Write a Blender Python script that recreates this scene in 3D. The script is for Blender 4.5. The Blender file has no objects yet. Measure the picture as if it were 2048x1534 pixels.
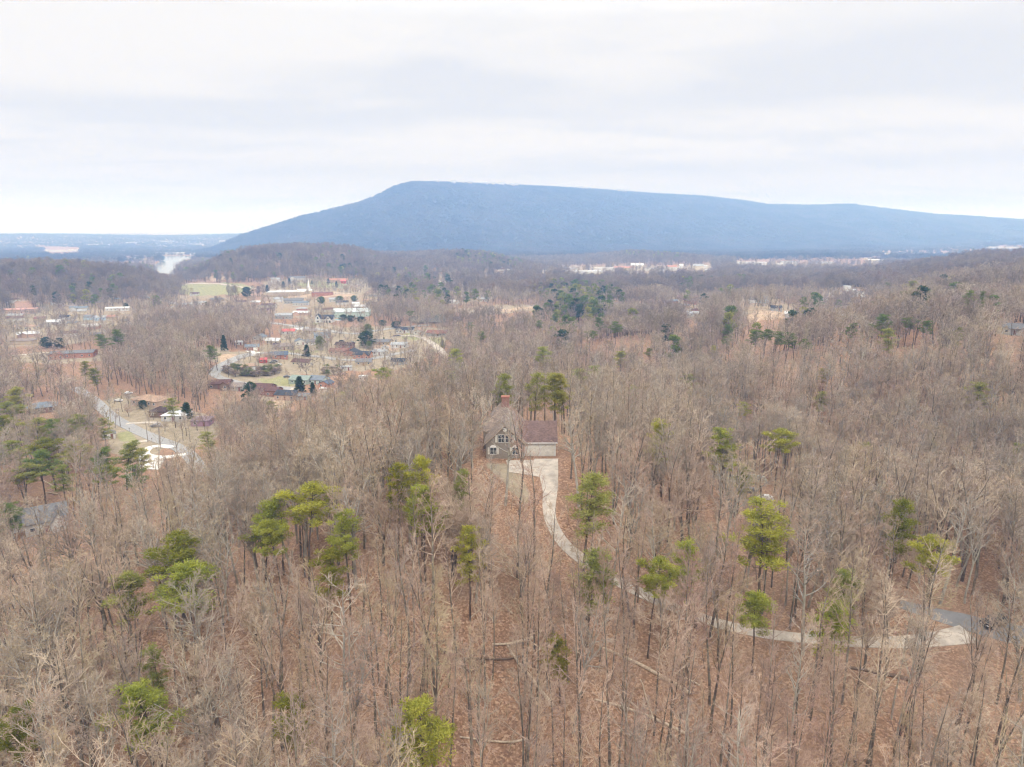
import bpy, math, random
import numpy as np

# ------------------------------------------------------------------ camera, world, sun, exposure
C = bpy.context.scene
COL = C.collection
FPX, PITCH, CAMZ = 2048*24/36, math.radians(12.35), 95.0      # photo is 2048 x 1534, 24 mm equivalent lens
cam_d = bpy.data.cameras.new('camera'); cam = bpy.data.objects.new('camera', cam_d); COL.objects.link(cam)
cam_d.sensor_width = 36; cam_d.lens = 24; cam_d.clip_start = 1; cam_d.clip_end = 60000
cam.location = (0, 0, CAMZ); cam.rotation_euler = (math.pi/2-PITCH, 0, 0)
C.camera = cam
C.view_settings.view_transform = 'Standard'; C.view_settings.look = 'None'
C.view_settings.exposure = 0.07; C.view_settings.gamma = 1
C.cycles.use_denoising = True; C.cycles.denoiser = 'OPENIMAGEDENOISE'; C.cycles.denoising_input_passes = 'RGB_ALBEDO_NORMAL'; C.cycles.denoising_prefilter = 'ACCURATE'
C.cycles.max_bounces = 5; C.cycles.diffuse_bounces = 2; C.cycles.glossy_bounces = 2
C.cycles.transmission_bounces = 2; C.cycles.volume_bounces = 2; C.cycles.transparent_max_bounces = 4
C.cycles.use_adaptive_sampling = True; C.cycles.adaptive_threshold = 0.03
C.cycles.pixel_filter_type = 'BLACKMAN_HARRIS'; C.cycles.filter_width = 1.25

W = bpy.data.worlds.new('World'); C.world = W; W.use_nodes = True
nt = W.node_tree; nt.nodes.clear()
def N(t, kind, **kw):
    n = t.nodes.new(kind)
    for k, v in kw.items():
        if k in n.inputs.keys() and not hasattr(n, k): n.inputs[k].default_value = v
        else: setattr(n, k, v)
    return n
def L(t, a, b): t.links.new(a, b)
def math_n(t, op, a, b=None, c=None):
    n = t.nodes.new('ShaderNodeMath'); n.operation = op
    for i, x in enumerate((a, b, c)):
        if x is None: continue
        if isinstance(x, (int, float)): n.inputs[i].default_value = x
        else: t.links.new(x, n.inputs[i])
    return n.outputs[0]
def mix_n(t, f, a, b, mode='MIX'):
    n = t.nodes.new('ShaderNodeMix'); n.data_type = 'RGBA'; n.blend_type = mode
    for s, x in ((n.inputs[0], f), (n.inputs[6], a), (n.inputs[7], b)):
        if isinstance(x, (int, float)): s.default_value = x
        elif isinstance(x, tuple): s.default_value = (*x, 1) if len(x) == 3 else x
        else: t.links.new(x, s)
    return n.outputs[2]
def ramp_n(t, x, stops, interp='LINEAR'):
    n = t.nodes.new('ShaderNodeValToRGB'); n.color_ramp.interpolation = interp
    e = n.color_ramp.elements
    while len(e) < len(stops): e.new(0.5)
    for i, (p, c) in enumerate(stops):
        e[i].position = p; e[i].color = (*c, 1) if not isinstance(c, (int, float)) else (c, c, c, 1)
    t.links.new(x, n.inputs[0]); return n.outputs[0]
def noise_n(t, vec, scale, detail=3, rough=.5, dist=0):
    n = t.nodes.new('ShaderNodeTexNoise'); n.inputs['Scale'].default_value = scale
    n.inputs['Detail'].default_value = detail; n.inputs['Roughness'].default_value = rough
    n.inputs['Distortion'].default_value = dist
    if vec is not None: t.links.new(vec, n.inputs['Vector'])
    return n.outputs[0]

SUN_EL, SUN_AZ = math.radians(48), math.radians(-20)
sky = nt.nodes.new('ShaderNodeTexSky'); sky.sky_type = 'NISHITA'; sky.sun_disc = False
sky.sun_elevation = SUN_EL; sky.sun_rotation = math.pi+SUN_AZ
bg_sky = nt.nodes.new('ShaderNodeBackground'); bg_sky.inputs[1].default_value = 0.06
L(nt, sky.outputs[0], bg_sky.inputs[0])
tc = nt.nodes.new('ShaderNodeTexCoord'); sep = nt.nodes.new('ShaderNodeSeparateXYZ')
L(nt, tc.outputs['Generated'], sep.inputs[0])
zz = math_n(nt, 'MAXIMUM', sep.outputs[2], 0.0)
den = math_n(nt, 'ADD', zz, 0.10)
cx = math_n(nt, 'DIVIDE', sep.outputs[0], den); cy = math_n(nt, 'DIVIDE', sep.outputs[1], den)
comb = nt.nodes.new('ShaderNodeCombineXYZ')
L(nt, math_n(nt, 'MULTIPLY', cx, .55), comb.inputs[0]); L(nt, math_n(nt, 'MULTIPLY', cy, 1.15), comb.inputs[1])
mp = nt.nodes.new('ShaderNodeMapping'); mp.inputs['Location'].default_value = (3.1, 7.4, 0); L(nt, comb.outputs[0], mp.inputs[0])
n1 = noise_n(nt, mp.outputs[0], 0.75, 5, .52, .5)
n2 = noise_n(nt, mp.outputs[0], 2.3, 7, .62, .6)
nn = math_n(nt, 'ADD', math_n(nt, 'MULTIPLY', n1, .60), math_n(nt, 'MULTIPLY', n2, .40))
def blob(ax, el, wx, wz, amp):
    # a thicker bank of the cloud layer standing in one direction of the sky
    a = math.radians(ax); e = math.radians(el)
    d = (math.sin(a)*math.cos(e), math.cos(a)*math.cos(e), math.sin(e))
    dx = math_n(nt, 'DIVIDE', math_n(nt, 'SUBTRACT', sep.outputs[0], d[0]), wx)
    dz = math_n(nt, 'DIVIDE', math_n(nt, 'SUBTRACT', sep.outputs[2], d[2]), wz)
    s = math_n(nt, 'ADD', math_n(nt, 'MULTIPLY', dx, dx), math_n(nt, 'MULTIPLY', dz, dz))
    s = math_n(nt, 'ADD', s, math_n(nt, 'MULTIPLY', math_n(nt, 'SUBTRACT', n2, .5), 3.0))
    g = math_n(nt, 'EXPONENT', math_n(nt, 'MULTIPLY', math_n(nt, 'MAXIMUM', s, 0), -1.0))
    # only in front (the cloud bank is not repeated behind the viewer)
    f = math_n(nt, 'GREATER_THAN', sep.outputs[1], 0)
    return math_n(nt, 'MULTIPLY', math_n(nt, 'MULTIPLY', g, f), amp)
bl = None
for b in [(-28, 8.3, .22, .014, .75), (-3, 11.2, .12, .022, .8), (-6,12.2,.05,.02,.4), (14, 10, .16, .018, .45), (24, 11.2, .17, .032, .8), (-16, 9.2, .22, .010, .4), (22, 5.0, .4, .011, .4), (-14, 4.8, .2, .010, .35), (-31, 16.5, .2, .012, .3)]:
    g = blob(*b); g = math_n(nt, 'MULTIPLY', g, 1.35); bl = g if bl is None else math_n(nt, 'ADD', bl, g)
shade = math_n(nt, 'ADD', ramp_n(nt, nn, [(.43, 0.0), (.62, .75)], 'EASE'), bl)
shade = math_n(nt, 'MINIMUM', shade, 1.0)
ccol = mix_n(nt, shade, (0.95, 0.945, 0.94), (0.80, 0.825, 0.88))
warm = ramp_n(nt, zz, [(0.0, (1.0, .945, .90)), (.12, (1, .97, .94)), (.3, (1, .985, .97))])
ccol = mix_n(nt, 1.0, ccol, warm, 'MULTIPLY')
# overcast skies are brighter towards the zenith
zen = ramp_n(nt, zz, [(0.0, 0.25), (.05, .278), (.12, .330), (.27, .355), (.45, .78), (1.0, 1.0)])
bg_c = nt.nodes.new('ShaderNodeBackground'); L(nt, ccol, bg_c.inputs[0])
L(nt, math_n(nt, 'MULTIPLY', zen, 2.75), bg_c.inputs[1])
mx = nt.nodes.new('ShaderNodeMixShader'); mx.inputs[0].default_value = 0.96
L(nt, bg_sky.outputs[0], mx.inputs[1]); L(nt, bg_c.outputs[0], mx.inputs[2])
wo = nt.nodes.new('ShaderNodeOutputWorld'); L(nt, mx.outputs[0], wo.inputs[0])
W.cycles.sampling_method = 'MANUAL'; W.cycles.sample_map_resolution = 256

sd = bpy.data.lights.new('sun', 'SUN'); sd.energy = 1.5; sd.angle = math.radians(14); sd.color = (1, .965, .92)
sun = bpy.data.objects.new('sun', sd); COL.objects.link(sun)
sun.rotation_euler = (math.pi/2-SUN_EL, 0, math.pi-SUN_AZ+math.radians(180)); sun.location = (0, 0, 300)

# ------------------------------------------------------------------ helpers
def ray(u, v):
    a = (u-1024)/FPX; b = (767-v)/FPX
    c, s = math.cos(PITCH), math.sin(PITCH)
    return np.array([a, c+b*s, -s+b*c])
def project(x, y, z):
    c, s = math.cos(PITCH), math.sin(PITCH)
    dz = z-CAMZ
    dep = y*c-dz*s; up = y*s+dz*c
    dep = np.where(np.abs(dep) < 1e-3, 1e-3, dep)
    return 1024+FPX*x/dep, 767-FPX*up/dep, dep
def tag(o, label=None, cat=None, group=None, kind=None):
    if label: o['label'] = label
    if cat: o['category'] = cat
    if group: o['group'] = group
    if kind: o['kind'] = kind
    return o
def link(name, me, parent=None):
    o = bpy.data.objects.new(name, me); COL.objects.link(o)
    if parent: o.parent = parent
    return o
def empty(name, loc, rz=0, label=None, cat=None, group=None):
    o = bpy.data.objects.new(name, None); COL.objects.link(o)
    o.location = loc; o.rotation_euler = (0, 0, rz); o.empty_display_size = .5
    return tag(o, label, cat, group)
def mesh_np(name, V, F, mats=(), midx=None, smooth=False):
    """V (n,3); F list of (m,k) int arrays (k = 3 or 4)."""
    me = bpy.data.meshes.new(name)
    if isinstance(F, np.ndarray): F = [F]
    F = [f for f in F if len(f)]
    nl = sum(f.size for f in F); npoly = sum(len(f) for f in F)
    me.vertices.add(len(V)); me.vertices.foreach_set('co', np.asarray(V, np.float32).ravel())
    me.loops.add(nl); me.loops.foreach_set('vertex_index', np.concatenate([f.ravel() for f in F]).astype(np.int32))
    me.polygons.add(npoly)
    st = []; k = 0
    for f in F:
        st.append(k+np.arange(len(f))*f.shape[1]); k += f.size
    me.polygons.foreach_set('loop_start', np.concatenate(st).astype(np.int32))
    for m in mats: me.materials.append(m)
    if midx is not None: me.polygons.foreach_set('material_index', np.asarray(midx, np.int32))
    me.polygons.foreach_set('use_smooth', np.full(npoly, smooth))
    me.update(calc_edges=True); return me

# ------------------------------------------------------------------ terrain heights
# control points: ('z', u, v, z) ground height z seen at photo pixel (u, v); ('r', u, v, r, h) canopy seen at (u, v)
# at distance r with trees h high; ('a', u, r, z) height z at distance r in the direction of column u
CP = []
def cz(u, v, z):
    d = ray(u, v); t = (z-CAMZ)/d[2]; CP.append((d[0]*t, d[1]*t, z))
def cr(u, v, r, h=14):
    d = ray(u, v); t = r/math.hypot(d[0], d[1]); CP.append((d[0]*t, d[1]*t, CAMZ+d[2]*t-h))
def ca(u, r, z):
    a = math.atan((u-1024)/FPX); CP.append((r*math.sin(a), r*math.cos(a), z))
for p in [(0,1534,15),(500,1534,19),(1024,1534,20),(1500,1534,21),(2048,1534,21),(1024,1300,25),(1700,1280,26),(2030,1265,26),
          (1400,1212,28.5),(1130,1085,34),(1090,990,38.5),(1070,925,41),(960,925,40.5),(1180,930,40),(500,1300,24),(0,1300,13),(700,1100,34),(400,1120,25),
          (180,1080,12),(60,1085,8.5),(0,1150,10),(300,872,5),(100,905,5),(240,800,3.5),(0,1000,7),(378,911,7),(500,772,2.5),(700,712,1.5),
          (850,668,3),(600,650,1),(645,640,1),(1526,629,21),(1704,636,20),(1530,996,20),(1500,965,20),(150,714,2),(50,625,0),(575,592,1),(670,562,8),(560,562,7),
          (430,590,1),(1384,566,4),(1155,545,0),(1274,538,-2),(2030,672,45),(1560,540,-3),(1830,520,-3),(345,545,-6),(345,515,-6),(200,505,-6),(1387,632,12),(1000,600,3),
          (1650,1130,27), (1850,1150,27), (1300,1080,33)]: cz(*p)
for u in (-900, -300, 0, 500, 1024, 1500, 2048, 2400, 3000): ca(u, 45, 20); ca(u, 12, 21); ca(u, 4, 21)
for p in [(600,190,26),(400,175,19),(800,210,30),(1000,215,31),(1100,215,32),(1250,220,28),(1400,230,20),(1000,270,20),(700,260,12),(500,235,9),(1200,290,17),(380,480,9),(420,560,10),
          (1450,260,15),(1650,250,15),(1900,235,20),(2048,235,24),(2048,350,45),(1900,410,43),(1750,390,35),(1600,380,27),(1450,400,20),(1300,450,14),(1100,400,8),
          (1000,500,5),(1300,700,8),(1900,700,38),(2048,700,44),(2000,1100,42),(1750,1000,20),(1500,1000,8),(1100,900,3),
          (1024,3500,-5),(1500,3500,-5),(700,3300,-5),(400,3500,-8),(0,3500,-8),(0,6000,-5),(400,6000,-5),(1024,6500,0),(2048,3500,0),(2048,6000,0),
          (700,1100,4),(400,930,2),(100,930,2),(0,700,1),(200,560,1),(0,480,2),(0,350,3),(560,1320,4),(700,1420,5),(900,1600,3),(1100,1600,2),(560,2400,0),(900,2700,0),(100,1900,-3),(320,1650,-6),(345,1500,-5),(375,1600,-4),(345,2000,-8),(400,2300,-8),(345,2800,-8),
          (1300,1700,0),(1270,2300,0),(1270,3000,0),(1700,1700,3),(2048,2300,5),(-500,300,5),(-500,1000,5),(-500,3500,0),(385,1750,-6),(-900,150,8),(2700,300,35),(2700,1000,45),(2700,4000,5)]: ca(*p)
for p in [(445,508,1690),(490,498,1700),(560,490,1750),(650,493,1780),(720,500,1850),(785,520,1950),(835,505,2100),(900,501,2150),(980,504,2200),(1040,525,2250),
          (-40,530,1250),(60,527,1260),(130,527,1270),(200,530,1300),(285,540,1300),(335,572,1260),(1190,512,2600),(1270,502,2650),(1350,508,2600),(640,508,2900),(1100,511,3300),(1500,506,3600),(1430,513,3000),(1600,507,3300),
          (1950,508,1700),(2048,502,1750),(1850,528,1500),(2200,495,1800)]: cr(*p)
for u, v, r in [(-300,474,8800),(-100,471,8900),(60,471,9000),(180,470.5,8700),(300,473,8500),(420,471,8800),(520,470,8800),(700,470,8800),(-300,468,11800),(0,467.5,11800),(300,467,11800),(600,467,11800)]: cr(u, v, r, 0)
for u, r in [(0,10200),(300,10200),(600,10200)]: ca(u, r, 10)
ca(1500, 12000, 10); ca(2500, 12000, 10); ca(2500,8000,0)
for u, v, r in [(1650,497,4600),(1720,492,4700),(1790,498,4700),(1905,492,5200),(2030,487,5600)]: cr(u, v, r, 10)
CP = np.array(CP)
def lp(x, y):
    r = np.hypot(x, y); return np.stack([np.arctan2(x, y)*2.2, np.log(np.maximum(r, 3))], -1)
_K = lp(CP[:, 0], CP[:, 1])
def _phi(d2): return np.sqrt(d2+.05**2)
_A = _phi(((_K[:, None]-_K[None])**2).sum(-1)) + np.eye(len(_K))*(-.004)
_m = CP[:, 2].mean(); _w = np.linalg.solve(_A, CP[:, 2]-_m)
AZ = np.radians(np.arange(-52, 52.01, .16)); LR = np.concatenate([np.log(np.array([4, 9, 16, 24, 32])), np.arange(math.log(40), math.log(12500), .0115)])
def _rbf(q):
    out = np.empty(len(q))
    for i in range(0, len(q), 20000):
        d2 = ((q[i:i+20000, None]-_K[None])**2).sum(-1); out[i:i+20000] = _phi(d2)@_w+_m
    return out
_ca = np.radians(np.arange(-52, 52.01, .8)); _cl = np.arange(math.log(4), math.log(12500)+.04, .03)
_g = np.stack(np.meshgrid(_ca*2.2, _cl, indexing='ij'), -1).reshape(-1, 2)
_H = _rbf(_g).reshape(len(_ca), len(_cl))
def base_h(az, lr):
    fa = np.clip((az-_ca[0])/(_ca[1]-_ca[0]), 0, len(_ca)-1.001); fl = np.clip((lr-_cl[0])/(_cl[1]-_cl[0]), 0, len(_cl)-1.001)
    i = fa.astype(int); j = fl.astype(int); s = fa-i; t = fl-j
    return _H[i, j]*(1-s)*(1-t)+_H[i+1, j]*s*(1-t)+_H[i, j+1]*(1-s)*t+_H[i+1, j+1]*s*t
def wob(x, y):
    r = np.hypot(x, y); a = np.clip(r/900, .25, 4.0)
    k = np.sin(x*.031+1.3+1.5*np.sin(y*.017))*np.cos(y*.027+.4)*.8+np.sin(x*.083+y*.061)*.35*np.cos(y*.093-x*.02+2)
    k2 = np.sin(x*.0052+2+np.sin(y*.0041)*2)*np.cos(y*.0063+1)*np.clip((r-900)/1500, 0, 1)*5
    k3 = (np.sin(x*.021+.6+1.3*np.sin(y*.009))*np.sin(y*.024+1.1+np.sin(x*.011)))*7.5*np.clip((r-240)/120, 0, 1)*np.clip((np.arctan2(x, y)+.04)/.12, 0, 1)*np.clip((1500-r)/500, 0, 1)
    return k*a+k2+k3
TOWN = [(430,790,690),]
HG = None
def _full_h(az, lr):
    r = np.exp(lr); x = r*np.sin(az); y = r*np.cos(az)
    return base_h(az, lr)+wob(x, y)
_a2, _l2 = np.meshgrid(AZ, LR, indexing='ij')
HG = _full_h(_a2, _l2)
def gz(x, y):
    x = np.asarray(x, float); y = np.asarray(y, float)
    az = np.arctan2(x, y); lr = np.log(np.maximum(np.hypot(x, y), 4.0))
    fa = np.clip((az-AZ[0])/(AZ[1]-AZ[0]), 0, len(AZ)-1.001)
    j = np.clip(np.searchsorted(LR, lr)-1, 0, len(LR)-2); t = np.clip((np.exp(lr)-np.exp(LR[j]))/(np.exp(LR[j+1])-np.exp(LR[j])), 0, 1)
    i = fa.astype(int); s = fa-i
    return HG[i, j]*(1-s)*(1-t)+HG[i+1, j]*s*(1-t)+HG[i, j+1]*(1-s)*t+HG[i+1, j+1]*s*t
def hit(u, v, lift=0.0, rmin=40, rmax=12000):
    """where the sight line of photo pixel (u, v) first meets the ground raised by lift"""
    d = ray(u, v); d = d/np.hypot(d[0], d[1])
    r = np.exp(np.linspace(math.log(rmin), math.log(rmax), 3000))
    below = CAMZ+d[2]*r < gz(d[0]*r, d[1]*r)+lift
    if not below.any(): i = len(r)-1
    else: i = int(np.argmax(below))
    rr = r[i]
    if i > 0 and below.any():
        a, b = r[i-1], r[i]
        for _ in range(20):
            m = (a+b)/2
            if CAMZ+d[2]*m < gz(d[0]*m, d[1]*m)+lift: b = m
            else: a = m
        rr = (a+b)/2
    x, y = d[0]*rr, d[1]*rr
    return float(x), float(y), float(gz(x, y)), float(rr)
def inpoly(px, py, poly):
    px = np.asarray(px); py = np.asarray(py); c = np.zeros(px.shape, bool); n = len(poly); j = n-1
    for i in range(n):
        xi, yi = poly[i]; xj, yj = poly[j]
        with np.errstate(divide='ignore', invalid='ignore'):
            k = ((yi > py) != (yj > py)) & (px < (xj-xi)*(py-yi)/((yj-yi) if yj != yi else 1e-9)+xi)
        c ^= k; j = i
    return c

# ------------------------------------------------------------------ materials
MATS = {}
def principled(name, rough=.8, spec=.3):
    m = bpy.data.materials.new(name); m.use_nodes = True
    t = m.node_tree; b = t.nodes['Principled BSDF']; b.inputs['Roughness'].default_value = rough
    b.inputs['Specular IOR Level'].default_value = spec
    return m, t, b
def plain(name, col, rough=.8, var=.12, scale=1.5, metal=0, spec=.3):
    """a painted or built surface: base colour with fine weathering"""
    if name in MATS: return MATS[name]
    m, t, b = principled(name, rough, spec); b.inputs['Metallic'].default_value = metal
    tcn = t.nodes.new('ShaderNodeTexCoord')
    n = noise_n(t, tcn.outputs['Object'], scale, 5, .65)
    lo = tuple(c*(1-var*1.6) for c in col); hi = tuple(min(.92, c*(1+var)) for c in col)
    L(t, ramp_n(t, n, [(.3, lo), (.7, hi)]), b.inputs['Base Color'])
    MATS[name] = m; return m
def shingle(name, col):
    if name in MATS: return MATS[name]
    m, t, b = principled(name, .9, .15)
    g = t.nodes.new('ShaderNodeTexCoord')
    bk = t.nodes.new('ShaderNodeTexBrick'); L(t, g.outputs['UV'], bk.inputs[0])
    bk.inputs['Scale'].default_value = 1; bk.inputs['Brick Width'].default_value = .5; bk.inputs['Row Height'].default_value = .2
    bk.inputs['Mortar Size'].default_value = .015; bk.offset = .5
    bk.inputs['Color1'].default_value = (*[c*.82 for c in col], 1); bk.inputs['Color2'].default_value = (*[min(1, c*1.2) for c in col], 1)
    bk.inputs['Mortar'].default_value = (*[c*.6 for c in col], 1)
    n = noise_n(t, g.outputs['Object'], .7, 4, .6)
    L(t, mix_n(t, 1.0, bk.outputs[0], ramp_n(t, n, [(.3, .8), (.7, 1.15)]), 'MULTIPLY'), b.inputs['Base Color'])
    MATS[name] = m; return m
def brickm(name, col):
    if name in MATS: return MATS[name]
    m, t, b = principled(name, .9, .2)
    g = t.nodes.new('ShaderNodeTexCoord')
    bk = t.nodes.new('ShaderNodeTexBrick'); L(t, g.outputs['UV'], bk.inputs[0])
    bk.inputs['Scale'].default_value = 1; bk.inputs['Brick Width'].default_value = .24; bk.inputs['Row Height'].default_value = .08
    bk.inputs['Mortar Size'].default_value = .008
    bk.inputs['Color1'].default_value = (*[c*.8 for c in col], 1); bk.inputs['Color2'].default_value = (*[min(1, c*1.2) for c in col], 1)
    bk.inputs['Mortar'].default_value = (.45, .42, .38, 1)
    n = noise_n(t, g.outputs['Object'], .9, 4, .6)
    L(t, mix_n(t, 1.0, bk.outputs[0], ramp_n(t, n, [(.3, .85), (.7, 1.1)]), 'MULTIPLY'), b.inputs['Base Color'])
    MATS[name] = m; return m

def ground_mat():
    m, t, b = principled('leaf_litter_and_turf', .95, .1)
    g = t.nodes.new('ShaderNodeNewGeometry'); P = g.outputs['Position']
    big = noise_n(t, P, .03, 4, .6); mid = noise_n(t, P, .35, 4, .6); fine = noise_n(t, P, 2.6, 5, .75); leaf = noise_n(t, P, 7.0, 3, .7)
    vor = t.nodes.new('ShaderNodeTexVoronoi'); vor.inputs['Scale'].default_value = 3.2; L(t, P, vor.inputs[0])
    vs = t.nodes.new('ShaderNodeSeparateColor'); L(t, vor.outputs['Color'], vs.inputs[0])
    f = math_n(t, 'ADD', math_n(t, 'MULTIPLY', fine, .5), math_n(t, 'MULTIPLY', vs.outputs[0], .3))
    f = math_n(t, 'ADD', f, math_n(t, 'MULTIPLY', leaf, .2))
    lit = ramp_n(t, f, [(.25, (.095, .054, .034)), (.40, (.205, .116, .072)), (.55, (.32, .185, .115)), (.70, (.52, .365, .255))])
    lit = mix_n(t, ramp_n(t, mid, [(.35, 0), (.75, .55)]), lit, (.18, .12, .09))
    lit = mix_n(t, ramp_n(t, big, [(.4, 0), (.7, .45)]), lit, (.30, .21, .15))
    at = t.nodes.new('ShaderNodeAttribute'); at.attribute_name = 'cover'
    sp = t.nodes.new('ShaderNodeSeparateColor'); L(t, at.outputs['Color'], sp.inputs[0])
    jit = math_n(t, 'MULTIPLY', math_n(t, 'SUBTRACT', noise_n(t, P, .18, 5, .65), .5), .9)
    def msk(s): return ramp_n(t, math_n(t, 'ADD', s, math_n(t, 'MULTIPLY', jit, math_n(t, 'MINIMUM', math_n(t, 'MULTIPLY', s, 3), 1))), [(.35, 0), (.6, 1)])
    dry = ramp_n(t, math_n(t, 'ADD', math_n(t, 'MULTIPLY', mid, .6), math_n(t, 'MULTIPLY', fine, .4)), [(.3, (.20, .16, .11)), (.5, (.29, .24, .17)), (.7, (.38, .325, .245))])
    grn = ramp_n(t, math_n(t, 'ADD', math_n(t, 'MULTIPLY', mid, .6), math_n(t, 'MULTIPLY', fine, .4)), [(.3, (.19, .19, .085)), (.7, (.33, .315, .175))])
    drt = ramp_n(t, mid, [(.3, (.34, .24, .16)), (.7, (.48, .37, .27))])
    c = mix_n(t, msk(sp.outputs[0]), lit, dry); c = mix_n(t, msk(sp.outputs[1]), c, grn); c = mix_n(t, msk(sp.outputs[2]), c, drt)
    L(t, c, b.inputs['Base Color'])
    bp = t.nodes.new('ShaderNodeBump'); bp.inputs['Strength'].default_value = .5; bp.inputs['Distance'].default_value = .25
    L(t, f, bp.inputs['Height']); L(t, bp.outputs[0], b.inputs['Normal'])
    return m

def bark_mat(name, dark, light, lich=.4):
    m, t, b = principled(name, .9, .15)
    g = t.nodes.new('ShaderNodeTexCoord'); oi = t.nodes.new('ShaderNodeObjectInfo')
    mpn = t.nodes.new('ShaderNodeMapping'); mpn.inputs['Scale'].default_value = (1, 1, .25); L(t, g.outputs['Object'], mpn.inputs[0])
    n = noise_n(t, mpn.outputs[0], 4.0, 4, .7); nb = noise_n(t, g.outputs['Object'], .55, 3, .6)
    c = ramp_n(t, n, [(.3, dark), (.7, light)])
    c = mix_n(t, ramp_n(t, nb, [(.45, 0), (.62, lich)]), c, (.36, .37, .30))
    c = mix_n(t, 1.0, c, ramp_n(t, oi.outputs['Random'], [(0, (.72, .70, .70)), (.35, (1, .97, .92)), (.7, (.86, .84, .84)), (1, (1.25, 1.2, 1.12))]), 'MULTIPLY')
    L(t, c, b.inputs['Base Color']); return m
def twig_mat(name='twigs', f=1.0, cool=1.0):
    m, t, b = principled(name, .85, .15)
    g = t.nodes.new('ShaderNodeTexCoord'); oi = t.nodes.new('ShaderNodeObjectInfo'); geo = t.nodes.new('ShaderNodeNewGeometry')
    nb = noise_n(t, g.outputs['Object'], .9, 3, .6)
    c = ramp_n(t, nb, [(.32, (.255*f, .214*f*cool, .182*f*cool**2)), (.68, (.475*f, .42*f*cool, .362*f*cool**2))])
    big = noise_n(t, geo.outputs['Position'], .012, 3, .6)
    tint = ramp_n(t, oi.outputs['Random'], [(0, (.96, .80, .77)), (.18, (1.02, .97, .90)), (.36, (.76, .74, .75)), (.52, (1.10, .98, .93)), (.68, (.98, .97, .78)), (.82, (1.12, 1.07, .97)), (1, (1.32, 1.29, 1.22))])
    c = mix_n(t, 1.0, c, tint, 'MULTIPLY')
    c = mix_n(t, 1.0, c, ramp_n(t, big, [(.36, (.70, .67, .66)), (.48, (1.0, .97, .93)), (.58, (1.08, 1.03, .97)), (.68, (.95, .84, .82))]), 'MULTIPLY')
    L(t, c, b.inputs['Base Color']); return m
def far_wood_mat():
    # leafless canopy seen over kilometres: bark darkened for shade in deep gaps, scattered pines
    m, t, b = principled('far_shaded_canopy', .95, .05)
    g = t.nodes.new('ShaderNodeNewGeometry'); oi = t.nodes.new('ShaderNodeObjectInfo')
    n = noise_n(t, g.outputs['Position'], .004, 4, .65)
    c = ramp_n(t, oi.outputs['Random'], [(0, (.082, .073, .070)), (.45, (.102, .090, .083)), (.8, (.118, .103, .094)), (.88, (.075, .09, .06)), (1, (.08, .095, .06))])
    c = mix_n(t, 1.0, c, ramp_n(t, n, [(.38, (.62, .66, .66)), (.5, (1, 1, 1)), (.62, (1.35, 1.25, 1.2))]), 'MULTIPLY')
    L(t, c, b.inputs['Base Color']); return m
def leaf_mat(name, a, bcol, c3):
    m, t, b = principled(name, .75, .2)
    g = t.nodes.new('ShaderNodeTexCoord'); oi = t.nodes.new('ShaderNodeObjectInfo')
    n = noise_n(t, g.outputs['Object'], .55, 3, .6); f = noise_n(t, g.outputs['Object'], 5, 2, .6)
    c = ramp_n(t, math_n(t, 'ADD', math_n(t, 'MULTIPLY', n, .7), math_n(t, 'MULTIPLY', f, .3)), [(.34, a), (.52, bcol), (.68, c3)])
    c = mix_n(t, 1.0, c, ramp_n(t, oi.outputs['Random'], [(0, (.85, .9, .85)), (.5, (1, 1, 1)), (1, (1.2, 1.1, .95))]), 'MULTIPLY')
    L(t, c, b.inputs['Base Color'])
    tr_ = t.nodes.new('ShaderNodeBsdfTranslucent'); L(t, c, tr_.inputs['Color']); ms = t.nodes.new('ShaderNodeMixShader'); ms.inputs[0].default_value = .45
    L(t, b.outputs[0], ms.inputs[1]); L(t, tr_.outputs[0], ms.inputs[2]); L(t, ms.outputs[0], t.nodes['Material Output'].inputs['Surface'])
    return m
M_GROUND = ground_mat()
M_BARK = bark_mat('grey_bark', (.070, .055, .046), (.20, .165, .14), .55)
M_BARK_PALE = bark_mat('pale_bark', (.22, .20, .175), (.50, .47, .42), .35)
M_BARK_PINE = bark_mat('pine_bark', (.06, .045, .036), (.17, .125, .10), .12)
M_TWIG = twig_mat(); M_FAR = far_wood_mat(); M_MIDT = twig_mat('distant_shaded_twigs', .60, 1.03); M_GREYT = twig_mat('grey_twigs', .92, 1.045)  # distant twigs: colour darkened to stand for shade in crown gaps
M_PINE = leaf_mat('pine_needles', (.19, .21, .04), (.35, .37, .065), (.53, .51, .12))
M_OLIVE = leaf_mat('olive_needles', (.19, .20, .05), (.32, .33, .09), (.46, .45, .15))
M_DARKG = leaf_mat('dark_evergreen_leaves', (.03, .06, .025), (.06, .105, .04), (.11, .165, .065))
M_MIDG = leaf_mat('green_evergreen_leaves', (.10, .15, .035), (.17, .23, .06), (.26, .31, .09))
M_WILLOW = leaf_mat('pale_green_leaves', (.15, .17, .06), (.24, .26, .10), (.33, .34, .15))
M_RUST = leaf_mat('rusty_buds', (.20, .11, .08), (.30, .17, .125), (.38, .24, .18))

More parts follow.
